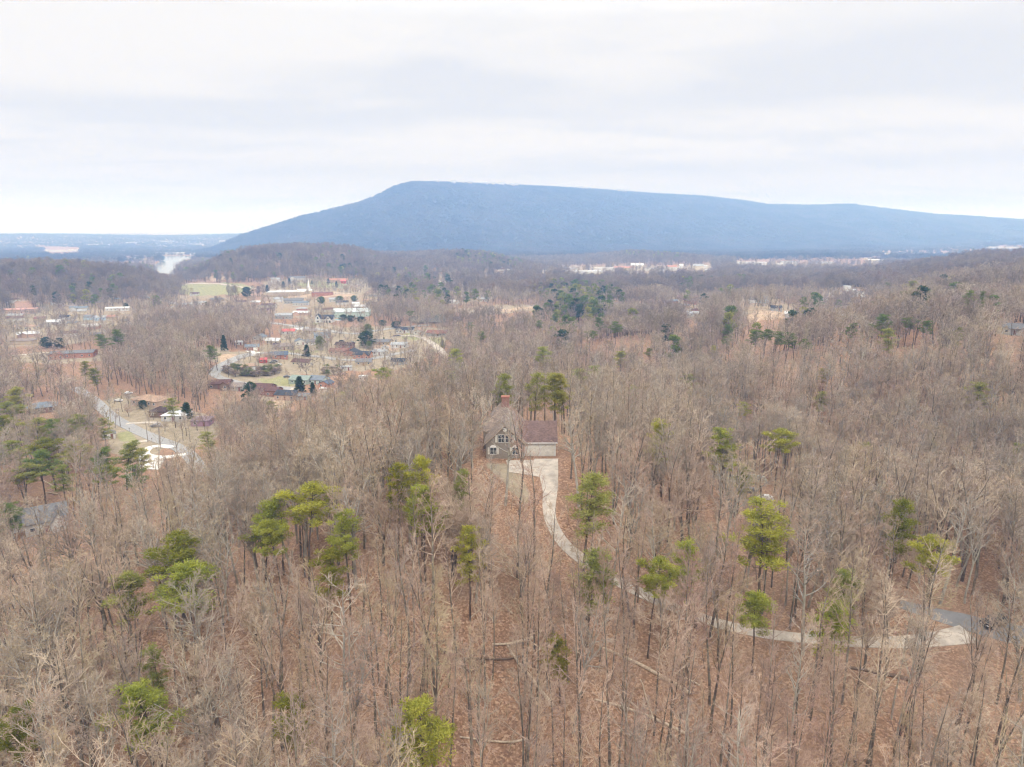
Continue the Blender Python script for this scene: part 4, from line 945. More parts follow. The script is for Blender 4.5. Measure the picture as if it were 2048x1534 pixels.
# a modern white farmhouse with black roofs
def farmhouse():
    e = house(651, 645, 34, 'charcoal', 'white', 'modern white farmhouse with steep black roofs and three gables', 'gable', -6, 10, 4.2, 3.6, '')
    w = 18
    R = MB(); Wl = MB(); gable(R, Wl, -9, -3.4, -9, -2, 5.0, 4.4, 'y', .4); gable(R, Wl, 1.5, 8.5, -10, -2, 3.8, 3.8, 'y', .4); R.build('roof', rmat('charcoal'), e); Wl.build('wall', wmat('white'), e)
    for x, z, w_, h_, y_ in ((-6.2, 5.4, 1.4, 2, -9), (-6.2, 1.7, 2, 1.6, -9), (5, 5, 1.2, 1.2, -10), (3.4, 1.4, 1.8, 2.4, -10), (6.6, 1.4, 1.8, 2.4, -10)): window(e, x, y_, z, w_, h_, 'f', plain('black_frame', (.03, .03, .03), .5))
farmhouse()
FAR = [  # far buildings of a few pixels: u, foot v, width px, roof, wall, kind, depth, height, rise, label
 (705,634,72,'metal','green','gable',26,5.5,3.0,'large pale metal warehouse beyond the farmhouse'),
 (568,638,32,'lightgrey','grey','gable',12,4,2,'open shed with streaked pale roof beyond the farmhouse lawn'),
 (40,628,62,'pink','pinkbrick','gable',14,4.5,1.2,'long low pinkish school building at the left edge'),
 (52,622,30,'tan','pinkbrick','flat',16,10,.5,'tall tan hall rising behind the long pinkish building'),
 (108,650,24,'white','white','gable',9,3,1.8,'white roofed house in the left suburb'), (58,660,28,'tan','cream','hip',9,3,1.8,'tan roofed house in the left suburb below the white one'),
 (20,662,24,'tan','tan','gable',9,3,1.8,'tan house near the left edge of the suburb'), (147,653,18,'grey','cream','gable',9,3,1.6,'cream house with grey roof in the left suburb'),
 (178,640,16,'bluegrey','blue','gable',9,3,1.8,'small blue house in the left suburb'), (202,641,20,'lightgrey','blue','gable',9,3,1.6,'pale blue house right of the small blue one'),
 (236,622,42,'white','white','gable',9,3,1.2,'long white roofed building beside the dark evergreen'), (222,640,16,'rust','tan','gable',9,3,1.6,'tan shed below the long white roof'),
 (297,598,24,'lightgrey','blue','gable',10,3,1.6,'pale grey house at the wood edge of the left suburb'), (331,592,14,'bluegrey','white','gable',9,3,1.6,'small white house at the wood edge'),
 (370,614,30,'lightgrey','palegrey','gable',10,3,1.6,'wide pale house in the middle suburb'), (372,623,24,'white','white','gable',9,3,1.4,'white low house below the wide pale one'),
 (403,610,22,'lightgrey','white','gable',9,3,1.6,'white house at the right of the middle suburb'), (343,612,16,'white','cream','gable',9,3,1.8,'cream house left of the wide pale one'),
 (265,655,14,'white','tan','gable',9,3,1.6,'tan house behind the bare wood on the left'), (130,640,16,'charcoal','white','gable',9,3,1.6,'white house with dark roof in the left suburb'),
 (80,643,18,'redbrown','tan','gable',9,3,1.6,'red roofed house in the left suburb'), (165,628,16,'lightgrey','cream','gable',9,3,1.6,'pale roofed house at the back of the left suburb'), (250,648,14,'grey','cream','gable',9,3,1.6,'grey roofed house by the street end in the left suburb'),
 (574,592,72,'white','tan','flat',34,5,.5,'long tan school with white flat roof'), (610,588,28,'white','cream','gable',14,5,2,'white gabled hall behind the school'),
 (588,607,36,'grey','grey','gable',14,4,2.4,'grey roofed houses row below the school'), (602,611,30,'bluegrey','palegrey','gable',12,3.5,2,'blue grey roof in front of the grey row'), (557,603,18,'lightgrey','white','gable',10,3.5,2,'white house left of the grey row'),
 (645,592,40,'redbrown','brick','flat',14,4.5,.5,'long reddish wing right of the steeple'), (670,604,22,'lightgrey','palegrey','gable',10,3.5,2,'pale house right of the dark rounded tree'),
 (552,563,18,'lightgrey','white','gable',12,4,2.2,'left white farm building on the far lawn'), (595,561,32,'grey','white','L',12,4,3,'white farmhouse with grey roof on the far lawn'), (677,565,38,'rust','pinkbrick','gable',14,4,2.4,'orange roofed long house on the far lawn'), (687,567,10,'red','red','gable',10,4,1.6,'small crimson outbuilding by the orange roofed house'),
 (769,566,24,'redbrown','brick','flat',16,7,.6,'red brick block on the hillside'), (765,542,10,'darkbrown','brick','gable',10,6,2,'small red house high on the second hill'),
 (868,570,12,'white','white','gabley',10,4,8,'left steep white A frame house'), (878,571,10,'white','white','gabley',9,4,6,'right steep white A frame house'),
 (830,571,16,'grey','palegrey','gable',10,4,2,'grey house left of the A frames'), (790,580,18,'lightgrey','palegrey','gable',10,4,2,'pale house below the red brick block'), (750,598,24,'grey','cream','gable',10,3.5,2,'cream house in the grey wood'),
 (828,592,20,'white','white','gable',10,3.5,1.6,'white roofed house in the grey wood'), (800,602,16,'lightgrey','palegrey','gable',9,3.5,1.6,'low pale house in the grey wood'), (735,606,20,'tan','tan','gable',10,3.5,2,'tan house right of the green trees'), (712,612,14,'white','white','gable',8,3,1.5,'tiny white house right of the green trees'),
 (953,552,20,'pink','cream','gable',14,5,2.4,'pinkish house below the third wood'), (929,546,9,'white','white','gable',10,5,2,'white speck of a house below the second hill'), (988,548,18,'tan','cream','gable',12,5,2,'cream house at the hill foot'), (1021,546,12,'white','white','gable',12,6,3,'bright white barn at the hill foot'), (905,556,16,'tan','tan','gable',12,4,2,'tan house near the A frames'),
 (967,603,24,'lightgrey','palegrey','gable',10,3.5,1.8,'pale farmhouse beyond the pond'), (905,619,14,'tan','pinkbrick','gable',9,3,1.6,'small brick house above the orange strip'), (1026,566,14,'grey','cream','gable',10,4,2,'cream house in the far grey wood'),
 (1150,548,110,'white','white','flat',40,6,.8,'very long low white factory'), (1125,541,60,'lightgrey','white','flat',30,6,.8,'pale factory roof behind the long white one'), (1205,541,44,'white','white','flat',30,6,.8,'white warehouse right of the factory'), (1190,546,30,'bluegrey','palegrey','flat',30,5,.8,'blue grey roof beside the warehouse'),
 (1218,550,22,'white','tan','flat',20,9,.8,'tan loading block in front of the warehouse'), (1248,542,40,'rust','cream','gable',30,8,4,'orange roofed plant building'), (1274,541,25,'white','cream','gable',30,14,5,'tall cream gabled hall beside the orange roof'), (1343,541,20,'rust','white','gable',24,9,4,'red and white gabled store'), (1362,538,7,'white','white','gable',20,9,4,'small white hall right of the red store'),
 (1396,540,20,'lightgrey','cream','gable',24,10,5,'cream hall at the far right of the factories'), (1300,541,22,'lightgrey','white','flat',24,5,.6,'low white store between the halls'), (1322,542,16,'grey','palegrey','flat',24,5,.6,'low grey store between the halls'), (1384,569,28,'greenmetal','white','gable',22,6,3,'long building with sea green roof'),
 (1308,596,12,'lightgrey','cream','gable',10,4,2,'cream house above the grey wood'), (1374,600,40,'redbrown','darkbrick','gable',14,4,2,'row of brown roofs in the grey wood'), (1380,608,24,'brown','brick','gable',12,4,2,'brown roofed house below the brown row'),
 (1425,544,28,'white','white','flat',26,5,.6,'white strip of roofs in the far valley'), (1405,536,20,'white','white','flat',26,6,.6,'small white strip above the white roofs'), (1500,530,60,'white','white','flat',36,8,.8,'long white industrial roof far right'), (1478,536,26,'lightgrey','white','flat',26,6,.8,'pale roof below the long industrial roof'), (1577,528,30,'lightgrey','white','flat',30,8,.8,'pale industrial roof right of the long one'), (1560,533,18,'white','white','flat',30,7,.8,'white roof below the pale industrial roof'),
 (1612,539,14,'white','white','flat',20,6,.8,'bright white roof alone in the far wood'), (1650,528,30,'white','palegrey','flat',30,6,.6,'faint white roof below the mountain'), (1754,526,34,'white','cream','gable',30,9,3,'cluster roof below the far mound'), (1738,521,18,'white','cream','flat',30,8,.8,'left white roof of the far cluster'),
 (1783,511,22,'white','white','flat',40,10,.8,'white roof strip below the far mound'), (1853,511,44,'white','white','flat',50,10,.8,'longer white roof strip right of the mound'), (1905,511,40,'white','white','flat',50,10,.8,'white roof strip at the foot of the far ridge'), (1827,519,28,'white','cream','flat',30,9,.8,'cream roof below the white strips'), (1860,521,14,'white','cream','gable',20,8,2,'small cream hall below the white strips'), (1955,510,26,'white','white','flat',50,10,.8,'last white roof strip on the right'),
 (1526,606,20,'bluegrey','blue','gable',10,4,2,'pale blue house above the bare earth bank'), (1505,606,14,'grey','white','gable',9,3,1.6,'white house left of the pale blue one'), (1694,583,12,'white','white','flat',12,6,.5,'white block on the low right slope'), (1708,587,10,'white','white','flat',12,4,.5,'little white house below the white block'), (1722,591,16,'tan','white','gable',12,5,2,'white house with tan roof on the right slope'), (1745,592,20,'white','white','gable',12,5,2,'widest white house on the right slope'),
 (1415,600,18,'tan','cream','gable',10,3.5,2,'tan roofed house left of the earth bank'), (1422,612,20,'grey','tan','gable',10,3.5,2,'grey roofed house left of the earth bank'), (1605,600,14,'grey','white','gable',10,3.5,2,'small house in the grey wood right of the earth bank'), (1775,556,16,'lightgrey','palegrey','gable',12,4,2,'pale house on the upper right slope'), (1728,555,16,'lightgrey','cream','gable',12,4,2,'cream house on the upper right slope'), (1850,553,12,'white','white','gable',12,4,2,'white house near the top right wood'), (1768,562,10,'tan','cream','gable',12,4,2,'small cream house on the upper right slope'),
 (109,504,42,'white','white','flat',40,10,.8,'long white store on the far left plain'), (147,503,18,'white','white','flat',40,10,.8,'white store right of the long one'), (222,519,14,'white','cream','flat',30,9,.8,'cream block on the left plain'), (232,520,8,'tan','tan','gable',20,8,2,'tan block beside the cream block'), (262,519,22,'white','palegrey','flat',30,6,.8,'grey white roofs near the river'), (285,521,14,'white','cream','flat',24,6,.8,'cream roof near the river'),
 (198,492,36,'white','white','flat',60,12,.8,'faint white roofs before the far ridge'), (262,488,18,'white','white','flat',60,12,.8,'faint white roof near the ridge foot'), (393,491,26,'white','white','flat',60,12,.8,'white roofs below the mountain foot'), (335,485,22,'white','white','flat',60,12,.8,'tiny pale roofs on the far ridge'), (450,484,20,'white','white','flat',60,12,.8,'tiny roofs at the left foot of the mountain'), (250,504,20,'white','white','flat',40,8,.8,'white roof among the left plain trees'),
 (345,509,50,'white','white','flat',50,9,.8,'long white roof beyond the river'), (395,510,24,'white','white','flat',50,9,.8,'white roof beyond the river on the right'), (310,509,18,'lightgrey','white','flat',50,9,.8,'pale roof at the river head'), (484,498,7,'white','cream','gable',24,14,4,'lone cream tower house at the mountain foot'),
 (27,543,10,'white','white','gable',12,5,2,'white house on the left hill top'), (68,542,22,'lightgrey','palegrey','gable',12,5,2,'pale house on the left hill top'), (48,543,10,'grey','cream','gable',12,5,2,'cream house on the left hill top'), (190,540,12,'grey','palegrey','gable',12,5,2,'grey house at the right of the left hill'), (10,546,14,'charcoal','tan','gable',12,5,2,'dark roofed house at the left edge of the left hill'),
 (2015,499,66,'white','white','flat',60,12,.8,'longest white plant building at the far right edge'),
]
for u, v, w, rc, wc, kd, d, h, rise, lab in FAR:
    house(u, v, w, rc, wc, lab, kd, 0, d, h, rise, '', 'building', 'building', 'far buildings across the valley', tiny=(v < 600 or w < 20), wmax=400)
def ridge_houses():
    r = random.Random(9); row = MV[:, np.abs(MT-1).argmin()]; lab = ['pale', 'white', 'grey', 'cream', 'small pale', 'low white', 'tall white', 'long grey', 'bright white', 'faint cream', 'tiny white', 'wide pale']
    for i, u in enumerate((874, 908, 940, 972, 985, 1002, 1025, 1032, 1160, 1172, 1235, 1248)):
        uu, vv, dd = project(row[:, 0], row[:, 1], row[:, 2]); k = int(np.abs(uu-u).argmin()); p = row[k]
        R = MB(); Wl = MB(); w = r.uniform(26, 50); gable(R, Wl, -w/2, w/2, -9, 9, 8, 4, 'x', base=-60)
        e = empty('house', (p[0], p[1]-34, p[2]+5), 0, lab[i]+' house on the brow of the mountain, number along the cliff edge'.replace(', number along the cliff edge', ' overlooking the valley'), 'house', 'houses along the mountain brow')
        R.build('roof', rmat('lightgrey' if i % 3 else 'white'), e); Wl.build('wall', wmat('white' if i % 2 else 'cream'), e)
ridge_houses()
def steeple():
    x, y, z, r = hit(618, 586); e = empty('church_steeple', (x, y, z), 0, 'slim white steeple standing beside the school', 'steeple')
    A = MB(); A.box(-2.2, 2.2, -2.2, 2.2, -1, 9); A.box(-2.5, 2.5, -2.5, 2.5, 9, 9.5); A.build('tower', M_WHITE, e)
    B = MB(); B.tube((0, 0, 9.5), (0, 0, 24), 2.0, .12, 8); B.build('spire', M_WHITE, e)
steeple()
def suburb_houses():
    r = random.Random(44); cols = ['lightgrey', 'grey', 'taupe', 'brown', 'white', 'tan', 'charcoal', 'bluegrey']; wc = ['white', 'cream', 'tan', 'palegrey', 'brick', 'pinkbrick']
    for zi, n, lab in ((0, 26, 'among bare trees in the left suburb'), (1, 22, 'among bare trees below the far hills'), (4, 14, 'among bare trees on the low right slopes')):
        P = SUBURB[zi]; us = [p[0] for p in P]; vs = [p[1] for p in P]; k = 0; tries = 0
        while k < n and tries < 2000:
            tries += 1; u = r.uniform(min(us), max(us)); v = r.uniform(min(vs), max(vs))
            if not inpoly(np.array([u]), np.array([v]), P)[0] or inpoly(np.array([u]), np.array([v]), RIVER)[0]: continue
            x, y, z, rr = hit(u, v)
            if any((x-a)**2+(y-b)**2 < (q+16)**2 for a, b, q in PLACED): continue
            dep = y; rc, wl = r.choice(cols), r.choice(wc); house(u, v, r.uniform(13, 19)*FPX/dep, rc, wl, 'small %s house with %s roof %s' % ({'palegrey': 'pale grey', 'pinkbrick': 'pink brick'}.get(wl, wl), {'lightgrey': 'light grey', 'bluegrey': 'blue grey'}.get(rc, rc), lab), r.choice(['gable', 'gable', 'hip', 'L']), r.uniform(-30, 30), 9, 3, 1.8, '', 'house', 'house', 'small suburban houses among the trees', tiny=True); k += 1
suburb_houses()

def wood_house():
    """steep roofed house in the wood: gabled block with windows, tall hip roof with chimney, garage wing"""
    e = empty('woodland_house', (hx-4.3, hy, HZ), 0, 'grey brown gabled house with chimney and garage wing among the trees', 'house')
    wm = plain('weathered_siding', (.26, .225, .19), .9, .12, 2.0); rm_ = shingle('grey_brown_shingles', (.25, .20, .17)); rr = shingle('red_brown_shingles', (.17, .115, .105))
    R = MB(); Wl = MB()
    gable(R, Wl, -4.7, 4.7, 0, 9, 3.9, 4.4, 'y', .5, .18)
    R.build('roof', rm_, e); Wl.build('wall', wm, e)
    R = MB(); Wl = MB(); hip(R, Wl, -5.6, 5.0, 7.5, 17.0, 4.6, 6.6, .4); R.build('roof', rm_, e); Wl.build('wall', wm, e)
    R = MB(); Wl = MB(); gable(R, Wl, 4.75, 12.6, 1.8, 10.2, 3.7, 3.9, 'x', .45, .18); R.build('roof', rr, e); Wl.build('wall', wmat('white'), e)
    K = MB(); K.box(4.3, 13.0, 1.22, 1.34, 3.22, 3.42); K.build('gutter', M_WHITE, e)
    K = MB()
    for s in (-1, 1): K.slab([(s*5.25, -.56, 3.4), (s*5.25, -.5, 3.4), (0, -.5, 8.42), (0, -.56, 8.42)] if s < 0 else [(0, -.56, 8.42), (0, -.5, 8.42), (5.25, -.5, 3.4), (5.25, -.56, 3.4)], .22)
    K.build('barge_board', plain('tan_trim', (.50, .40, .31), .7), e)
    c = MB(); c.box(-1.0, 1.0, 11.2, 12.4, 8, 12.5); ch = c.build('chimney', wmat('darkbrick'), e)
    c = MB(); c.box(-1.12, 1.12, 11.08, 12.52, 12.5, 12.8); c.build('cap', plain('red_clay', (.34, .14, .10), .8), ch)
    for s in (-.9, .9): window(e, s, 0, 4.85, 1.5, 1.9, 'f')
    for s in (-1, 1):
        K = MB(); K.box(s*2.15-.28, s*2.15+.28, -.07, -.002, 3.9, 5.8); K.build('shutter', plain('pale_shutter', (.60, .58, .52), .7), e)
    for s in (-2.9, 2.6):
        o = window(e, s, 0, 1.7, 1.5, 1.7, 'f')
        K = MB()
        for i in range(8):
            a0, a1 = math.pi*i/8, math.pi*(i+1)/8; K.poly([(math.cos(a1)*.85, -.065, .87+math.sin(a1)*.7), (math.cos(a0)*.85, -.065, .87+math.sin(a0)*.7), (0, -.065, .87)][::-1])
        K.build('arched_head', M_WHITE, o)
        K = MB(); K.box(s-1.35, s-.95, -.06, -.002, .85, 2.6); K.box(s+.95, s+1.35, -.06, -.002, .85, 2.6); K.build('shutter', plain('pale_shutter', (.60, .58, .52), .7), e)
    K = MB(); n = 14
    for i in range(n): K.poly([(0, -.05, 7.1), (math.cos(6.283*i/n)*.5, -.05, 7.1+math.sin(6.283*i/n)*.5), (math.cos(6.283*(i+1)/n)*.5, -.05, 7.1+math.sin(6.283*(i+1)/n)*.5)])
    K.build('round_vent', M_WHITE, e)
    for a, b in ((5.3, 8.4), (9.0, 12.1)):
        g = MB(); g.box(a, b, 1.72, 1.798, -.1, 2.5)
        for k in range(1, 4): g.box(a+.05, b-.05, 1.70, 1.722, -.1+k*.65-.02, -.1+k*.65+.02)
        g.build('garage_door', plain('garage_paint', (.62, .59, .53), .6), e)
    for sx in (4.9, 12.5):
        K = MB(); K.tube((sx, 1.7, -.2), (sx, 1.7, 3.3), .05, .05, 6); K.build('downpipe', M_WHITE, e)
wood_house()

# ------------------------------------------------------------------ cars
def car(u, v, rot, col, label, kind='car'):
    x, y, z, r = hit(u, v)
    e = empty('parked_car' if kind != 'van' else 'parked_van', (x, y, z+.16), math.radians(rot), label, 'car' if kind != 'van' else 'van', 'parked vehicles')
    Lg, Wd, H = {'car': (4.5, 1.75, 1.42), 'suv': (4.8, 1.9, 1.78), 'van': (5.6, 2.1, 2.4)}[kind]; L2 = Lg/2
    if kind == 'van': pr = [(-L2, .35), (-L2, 2.2), (-L2+.1, 2.35), (L2-1.5, 2.35), (L2-.75, 1.35), (L2-.05, 1.15), (L2, .35)]
    elif kind == 'suv': pr = [(-L2, .4), (-L2, 1.1), (-L2+.25, 1.7), (-L2+.5, 1.78), (.6, 1.76), (1.25, 1.12), (L2-.15, .98), (L2, .4)]
    else: pr = [(-L2, .35), (-L2, .88), (-1.55, .98), (-1.05, 1.38), (.35, 1.40), (1.05, .95), (L2-.15, .78), (L2, .35)]
    pm = plain('car_paint_%s' % '_'.join('%d' % (c*100) for c in col), col, .3, .03, 1, .2, .5)
    B = MB(); m = len(pr)
    def sec(f): return [(px_, f*(Wd/2)*(1 if pz < 1.0 else .84), pz) for px_, pz in pr]
    a, b = sec(-1), sec(1)
    B.poly(a); B.poly(b[::-1])
    for i in range(m): B.poly([a[(i+1) % m], a[i], b[i], b[(i+1) % m]])
    body = B.build('body', pm, e)
    G = MB(); h0, h1 = {'car': (1.0, 1.33), 'suv': (1.15, 1.65), 'van': (1.4, 2.1)}[kind]
    xs = {'car': (-1.25, .7), 'suv': (-2.0, .85), 'van': (.9, 1.75)}[kind]
    for s in (-1, 1):
        y0 = s*(Wd/2*.84+.012); q = [(xs[0]-.1, y0*1.07, h0), (xs[1]+.1, y0*1.07, h0), (xs[1]-.35, y0, h1), (xs[0]+.2, y0, h1)]; G.poly(q if s < 0 else q[::-1])
    if kind == 'car': G.poly([(1.02, -.68, 1.0), (1.02, .68, 1.0), (.42, .62, 1.385), (.42, -.62, 1.385)]); G.poly([(-1.5, .68, 1.03), (-1.5, -.68, 1.03), (-1.1, -.62, 1.36), (-1.1, .62, 1.36)])
    elif kind == 'suv': G.poly([(1.24, -.74, 1.16), (1.24, .74, 1.16), (.7, .7, 1.68), (.7, -.7, 1.68)]); G.poly([(-2.39, .72, 1.15), (-2.39, -.72, 1.15), (-2.2, -.68, 1.62), (-2.2, .68, 1.62)])
    else: G.poly([(L2-.78, -.8, 1.42), (L2-.78, .8, 1.42), (L2-1.42, .78, 2.27), (L2-1.42, -.78, 2.27)])
    G.build('window', M_GLASS, e)
    for wx in (-L2+.85, L2-.85):
        for s in (-1, 1):
            T = MB(); T.tube((wx, s*(Wd/2-.2), .32), (wx, s*(Wd/2+.01), .32), .32, .32, 12); w = T.build('wheel', plain('tyre_rubber', (.03, .03, .03), .8), e)
            T = MB(); T.tube((wx, s*(Wd/2+.005), .32), (wx, s*(Wd/2+.025), .32), .19, .19, 8); T.build('rim', plain('wheel_metal', (.45, .45, .46), .35, .05, 1, .8), w)
    for s in (-1, 1):
        T = MB(); T.box(L2-.06, L2+.012, s*Wd*.32-.18, s*Wd*.32+.18, .6, .76); T.build('headlight', plain('lamp_glass', (.7, .7, .7), .2), e)
        T = MB(); T.box(-L2-.012, -L2+.06, s*Wd*.36-.14, s*Wd*.36+.14, .62, .86); T.build('tail_light', plain('red_lamp', (.45, .02, .02), .3), e)
    return e
for a in [(1986,1252,200,(.03,.03,.032),'black sport utility vehicle stopped on the asphalt at the right edge','suv'),
 (1530,1000,165,(.75,.75,.75),'white car parked below the stone retaining wall','car'), (1502,985,30,(.12,.13,.15),'dark car parked left of the white car below the retaining wall','car'),
 (237,803,170,(.72,.73,.74),'white car parked beside the long tan roof','car'), (312,854,8,(.20,.19,.19),'dark car in the drive before the white patched roof','car'), (257,788,20,(.70,.72,.75),'pale car behind the long tan roof','car'),
 (474,739,6,(.06,.16,.30),'blue car on the grass inside the street bend','car'), (574,755,12,(.10,.12,.16),'dark pickup shaped car on the dry field','car'), (559,731,80,(.72,.73,.73),'white car parked below the carport','car'),
 (780,720,-8,(.72,.73,.74),'white van parked on the street by the knoll trees','van'), (545,727,10,(.07,.09,.07),'dark car parked left of the carport','car'), (550,724,0,(.10,.10,.11),'black car beside the dark car at the carport','car'),
 (684,684,10,(.05,.05,.06),'black car behind the brick houses','suv'), (705,686,0,(.16,.2,.24),'grey blue car behind the brick houses','car'), (791,673,5,(.13,.08,.08),'maroon car on the long front lawn','car'), (797,673,5,(.10,.10,.12),'dark car next to the maroon car on the lawn','car'),
 (646,779,15,(.7,.7,.7),'white car at the field corner houses','car'), (512,713,0,(.72,.72,.72),'white van beside the low white house','van'), (640,758,0,(.5,.5,.5),'silver car between the green houses','car')]: car(*a)

# ------------------------------------------------------------------ small street things
def utility_pole(u, v, H, label, rz=0, lamp=False):
    x, y, z, r = hit(u, v); e = empty('utility_pole', (x, y, z), rz, label, 'utility pole', 'utility poles along the valley streets')
    M = plain('grey_timber', (.24, .20, .17), .9); a = MB(); a.tube((0, 0, -.5), (0, 0, H), .16, .10, 8); a.build('pole', M, e)
    a = MB(); a.box(-1.2, 1.2, -.06, .06, H-.9, H-.75); ca_ = a.build('crossarm', M, e)
    for s in (-1.05, -.4, .4, 1.05):
        a = MB(); a.tube((s, 0, H-.75), (s, 0, H-.55), .05, .03, 6); a.build('insulator', M_WHITE, ca_)
    if lamp: a = MB(); a.tube((0, 0, H-2), (0, -1.6, H-1.7), .04, .04, 6); a.tube((0, -1.5, H-1.75), (0, -2.0, H-1.75), .14, .10, 8); a.build('lamp', M_WHITE, e)
for a in [(241,853,9.5,'utility pole at the upper bend of the valley road',.4,True), (322,897,12,'tall utility pole on the horseshoe island'), (296,884,9,'utility pole left of the horseshoe island'),
 (207,748,12,'utility pole at the wood edge by the long brick building'), (539,648,12,'left utility pole on the back street'), (557,650,12,'right utility pole on the back street'), (785,700,12,'utility pole near the white ranch house'), (709,672,11,'utility pole behind the large dark evergreen'), (827,690,10,'utility pole in front of the twin gabled house'), (663,722,9,'utility pole before the brick houses'), (693,716,9,'utility pole by the orange brick house'), (488,640,12,'utility pole at the left end of the back street')]: utility_pole(*a)
def mailbox(u, v, label):
    x, y, z, r = hit(u, v); e = empty('mailbox', (x, y, z), .4, label, 'mailbox', 'mailboxes beside the roads')
    a = MB(); a.box(-.06, .06, -.06, .06, -.2, 1.1); a.build('post', plain('grey_timber', (.24, .20, .17), .9), e)
    a = MB(); a.box(-.14, .14, -.28, .28, 1.1, 1.32); a.tube((0, -.28, 1.32), (0, .28, 1.32), .14, .14, 8); a.build('box', plain('black_metal', (.04, .04, .04), .5), e)
mailbox(259,862,'black mailbox on the upper lawn beside the valley road'); mailbox(304,882,'black mailbox beside the horseshoe drive'); mailbox(446,742,'black mailbox inside the street bend')
def stone_wall(pts, H, label):
    P = [np.array(hit(u, v)[:3]) for u, v in pts]; M = MB()
    for a, b in zip(P[:-1], P[1:]):
        n = max(1, int(np.linalg.norm(b-a)/1.1)); rr = random.Random(3)
        for i in range(n):
            for k in range(3):
                p = a+(b-a)*(i+(k % 2)*.4)/n; s = .5+rr.random()*.1; zc = float(gz(p[0], p[1])); M.box(p[0]-s, p[0]+s, p[1]-.35+k*.08, p[1]+.35+k*.08, zc-.4+k*H/3, zc+(k+1)*H/3-.02)
    o = M.build('retaining_wall', plain('pale_stone', (.42, .41, .36), .9, .25, .9)); tag(o, label, 'retaining wall')
stone_wall([(1425,955),(1450,962),(1480,966),(1508,962),(1535,968)], 2.2, 'pale stone retaining wall above the parked cars in the wood')
def pool():
    x, y, z, r = hit(677, 641); e = empty('garden_pool', (x, y, z), 0, 'pale blue garden pool right of the white farmhouse', 'pool')
    a = MB(); a.tube((0, 0, 0), (0, 0, 1.1), 4, 4, 20); a.build('wall', M_WHITE, e); a = MB(); a.tube((0, 0, 1.1), (0, 0, 1.13), 3.8, 3.8, 20); a.build('water', plain('pool_water', (.20, .45, .60), .1, .02), e)
pool()
def pond():
    pts = []
    for i in range(24):
        a = 6.283*i/24; u, v = 868+52*math.cos(a), 637+9*math.sin(a)*(1+.15*math.sin(3*a)); d = ray(u, v); x, y, z, r = hit(868, 637); t = (z+.8-CAMZ)/d[2]; pts.append((d[0]*t, d[1]*t, z+.8))
    V = np.array(pts+[np.mean(pts, 0)]); F = np.array([[24, (i+1) % 24, i] for i in range(24)])
    o = link('pond_water', mesh_np('pond_water', V, F, [bpy.data.materials['river_water']])); tag(o, kind='structure')
pond()
M_LOG = plain('weathered_log', (.50, .40, .30), .9, .25, 3); M_LOG2 = plain('dark_log', (.17, .12, .09), .9, .2, 3)
def log(a, b, r0, r1, label, dark=False):
    r0 *= 1.35; r1 *= 1.35
    A = np.array(hit(*a)[:3]); B_ = np.array(hit(*b)[:3]); n = 8; rr = random.Random(int(a[0])); M = MB(); prev = None
    pts = []
    for i in range(n+1):
        t = i/n; p = A+(B_-A)*t; p[0] += rr.uniform(-.1, .1); p[2] = float(gz(p[0], p[1]))+r0*.8+.12*math.sin(t*3.1); pts.append(p)
    for i in range(n): M.tube(pts[i], pts[i+1], r0+(r1-r0)*i/n, r0+(r1-r0)*(i+1)/n, 8)
    e = link('fallen_log', M.mesh('fallen_log', [M_LOG2 if dark else M_LOG])); tag(e, label, 'fallen log', 'fallen trunks lying on the leafy slope')
    K = MB()
    for i in (4, 5, 6, 7):
        q = pts[i]; d = np.array([rr.uniform(-1, 1), rr.uniform(-.6, .6), rr.uniform(.2, .9)]); L_ = rr.uniform(.8, 2.2); K.tube(q, q+d*L_, .05, .015, 5); K.tube(q+d*L_*.5, q+d*L_*.5+np.array([d[1], -d[0], .3])*L_*.5, .03, .01, 4)
    K.build('branch_stub', M_LOG2 if dark else M_LOG, e)
for a in [((1014,1290),(1107,1413),.13,.22,'pale fallen log slanting down the middle of the leafy slope'), ((1206,1297),(1380,1389),.14,.27,'thickest pale fallen trunk below the driveway'), ((1189,1400),(1370,1468),.11,.17,'long thin fallen log below the thickest trunk'),
 ((919,1475),(1062,1477),.09,.13,'level pale log near the bottom edge'), ((985,1290),(1067,1276),.12,.22,'fallen log lying across the slope behind the dark brush pile'), ((905,1318),(1040,1314),.16,.10,'dark fallen log with broken limbs left of the pale log',True),
 ((1281,1359),(1312,1458),.07,.11,'thin log pointing down the slope right of centre'), ((1223,1379),(1274,1417),.08,.11,'short thin log between two longer fallen trunks'), ((973,1225),(990,1249),.07,.10,'short pale log high on the leafy slope'), ((940,1238),(968,1212),.06,.09,'thin fallen stick left of the short pale log'),
 ((1005,1208),(1024,1228),.06,.08,'small fallen stick right of the short pale log'), ((1700,1337),(1822,1362),.16,.27,'dark fallen trunk below the straight driveway',True), ((1345,1345),(1400,1372),.08,.12,'pale log beside the end of the thickest trunk'), ((78,958),(108,974),.12,.2,'pale log in the dark wood on the left'), ((90,985),(118,990),.12,.2,'second pale log in the dark wood on the left'), ((880,1300),(940,1346),.2,.1,'dark log in the brush pile on the slope',True)]: log(*a)

